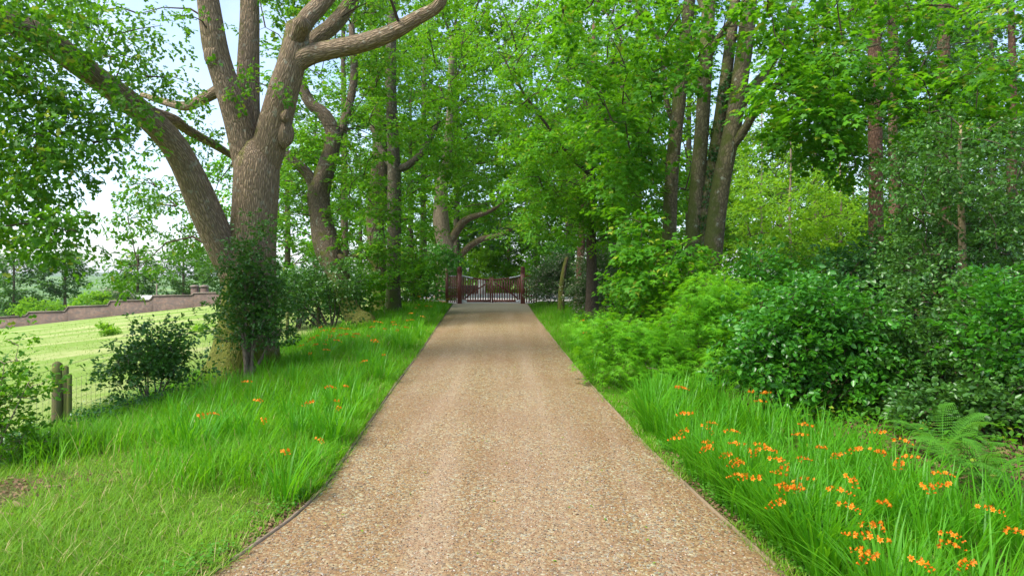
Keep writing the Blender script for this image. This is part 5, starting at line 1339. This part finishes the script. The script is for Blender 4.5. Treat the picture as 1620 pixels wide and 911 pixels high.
    def scatter(name, lab, x, y, size, mat, zlo, zhi, tilt=.4):
        n = len(x); R = rot_zx(g.uniform(0, 6.28, n), g.normal(0, tilt, n), g.normal(0, tilt, n))
        p = np.stack([x, y, gz(x, y) + g.uniform(zlo, zhi, n)], -1)
        V = np.einsum('nij,mj->nmi', R, T0) * np.asarray(size)[:, None, None] + p[:, None]
        F = (F0[None] + (np.arange(n) * 4)[:, None, None]).reshape(-1, 3)
        tag(obj(name, np_mesh(name, V, F), M[mat]), lab, None, None, 'stuff')
    n = 7000; d = lsample(n, 5.0, 34); sd = g.random(n) < .5
    x = np.where(sd, drive_l(d) - .03 - np.abs(g.normal(0, .18, n)), drive_r(d) + .04 + np.abs(g.normal(0, .22, n)))
    scatter('leaf_litter', 'dead brown leaves along the driveway edging', x, d, g.uniform(.025, .055, n), 'litter', .005, .03)
    n = 900; x = -6.3 + g.normal(0, .75, n); d = 8.1 + g.normal(0, .5, n)
    scatter('bare_patch_litter', 'brown litter on the bare patch at the left edge', x, d, g.uniform(.03, .07, n), 'litter', .005, .04)
    n = 2600; x = g.uniform(3.6, 8.5, n); d = g.uniform(7.2, 11.5, n)
    scatter('shade_herbs', 'low leafy herbs under the shrubs beside the fern', x, d, g.uniform(.06, .11, n), 'leaf_syc', .04, .4)
    n = 90; d = lsample(n, 5.5, 30); x = drive_l(d) + (drive_r(d) - drive_l(d)) * g.uniform(.02, .98, n) ** 1.0
    scatter('fallen_leaves', 'scattered green and yellow leaves fallen on the gravel', x, d, g.uniform(.02, .045, n), 'leaf_lime', .05, .055, .15)
    n = 16000; d = lsample(n, 8, 40); x = drive_r(d) + 1.2 + g.uniform(0, 1, n) * (1 + .55 * d)
    scatter('woodland_litter', 'brown leaf litter on the woodland floor', x, d, g.uniform(.05, .10, n), 'litter', .005, .05)
    n = 5200; d = lsample(n, 5.0, 12); sd = g.random(n) < .35
    x = np.where(sd, drive_l(d) - .10 - np.abs(g.normal(0, .2, n)), drive_r(d) + .12 + np.abs(g.normal(0, .22, n)))
    k = (patch(x, d, 2.6) > -.1); x, d = x[k], d[k]
    scatter('ground_herbs', 'low green herbs growing beside the edging boards', x, d, g.uniform(.025, .055, len(x)), 'leaf_fern', .02, .13)
    n = 15000; d = lsample(n, 11, 45); x = drive_r(d) + 2.6 + g.uniform(0, 1, n) * (1 + .5 * d)
    scatter('undergrowth', 'low leafy ground cover under the trees', x, d, g.uniform(.07, .14, n), 'leaf_syc', .05, .55)
    n = 4000; d = lsample(n, 10, 34); x = fence_x(d) + g.normal(.1, .3, n)
    scatter('fence_undergrowth', 'low ivy and weeds along the foot of the wire fence', x, d, g.uniform(.04, .07, n), 'leaf_dark', .02, .2)
    # split wood chips lying in the grass
    spots = [(30, 796, .17, 'long pale split of wood lying in the grass, the largest of the chips'), (85, 767, .14, 'pale wood chip farthest from the corner, near the bare patch'), (14, 810, .09, 'small pale wood chip below the largest one'),
             (65, 815, .08, 'small wood chip in the grass between two others'), (62, 836, .07, 'tiny wood chip nearest the bottom of the picture'), (115, 783, .06, 'small brown wood chip towards the driveway')]
    for u, v, L, lab in spots:
        d = 2.6 * FPX / (v - 404)
        for _ in range(8):
            x = (u - 810) / FPX * d; d = (CAMZ - float(gz(x, d)) - .06) * FPX / (v - 440)
        x = (u - 810) / FPX * d
        b = MB(); t = np.linspace(-1, 1, 6); V = []
        for s in t:
            w = .28 * (1 - .55 * s * s) + g.normal(0, .03)
            for ox, oz in ((-w, -.06), (w, -.05), (w * .7, .10), (-w * .8, .09)): V.append((ox * L, s * L * .62 + g.normal(0, .01) * L, oz * L + .01 * s))
        Q = [(i * 4 + c, i * 4 + (c + 1) % 4, i * 4 + 4 + (c + 1) % 4, i * 4 + 4 + c) for i in range(5) for c in range(4)] + [(3, 2, 1, 0), (20, 21, 22, 23)]
        b.add(V, Q); o = obj('wood_chip', b.mesh('wood_chip'), M['chip_wood'], None, (x, d, float(gz(x, d)) + .045)); o.rotation_euler = (.05, .1, pi / 2 + g.normal(0, .4))
        tag(o, lab, 'wood chip', 'wood chips in the grass')

# ================================================================== DISTANCE
def build_distance():
    g = np.random.default_rng(600)
    # a far wood as one mass of crowns
    T0, F0 = leaf_shape('ovate2')
    cs = []
    for k in range(52):
        d = g.uniform(200, 330); u = g.uniform(-60, 260); x = (u - 810) / FPX * d; z = float(gz(x, d))
        cs.append((x, d, z + g.uniform(3, 5), g.uniform(4.5, 7), g.uniform(4, 6.5)))
    C = np.concatenate([ellip_clumps(g, (x, y, z), (r, r, h), 14, .7) for x, y, z, r, h in cs])
    V, F = foliage(g, C, g.uniform(0, 6.28, len(C)), 'ovate2', 1.0, 4, 9, 2.6, .2, .4)
    tag(obj('far_wood', np_mesh('far_wood', V, F), M['leaf_far']), 'distant wood across the valley beyond the wall', None, None, 'stuff')
    # rolling hill on the skyline
    xs = np.linspace(-2600, 200, 60); rows = []
    for j, (y, f) in enumerate(((1500, 0.0), (1650, .55), (1850, .9), (2100, 1.0), (2500, .6))):
        hgt = 38 + 16 * np.sin(xs * .0031 + 1.2) + 8 * np.sin(xs * .009) + 3 * np.sin(xs * .03)
        rows.append(np.stack([xs, np.full(60, float(y)), -20 + hgt * f], -1))
    V = np.concatenate(rows); i = np.arange(4)[:, None]; j = np.arange(59)[None]
    Q = np.stack([i * 60 + j, i * 60 + j + 1, (i + 1) * 60 + j + 1, (i + 1) * 60 + j], -1).reshape(-1, 4)
    tag(obj('hill', np_mesh('hill', V, Q, None, True), M['hill']), 'low wooded hill on the skyline', None, None, 'structure')

build_shrubs(); build_ferns(); build_crocosmia(); build_grass(); build_distance()

# ================================================================== HAZE
def build_haze():
    m = bpy.data.materials.new('summer_haze'); m.use_nodes = True; nt = m.node_tree
    nt.nodes.remove(nt.nodes['Principled BSDF'])
    v = nt.nodes.new('ShaderNodeVolumePrincipled'); v.inputs['Color'].default_value = (0.86, 0.92, 1.0, 1)
    v.inputs['Density'].default_value = 0.00010; v.inputs['Anisotropy'].default_value = 0.2
    nt.links.new(v.outputs[0], nt.nodes['Material Output'].inputs['Volume'])
    b = MB(); b.box((0, 1750, 5), (5600, 3900, 110))
    tag(obj('haze', b.mesh('haze'), m), 'thin summer haze over the valley', None, None, 'stuff')
build_haze()
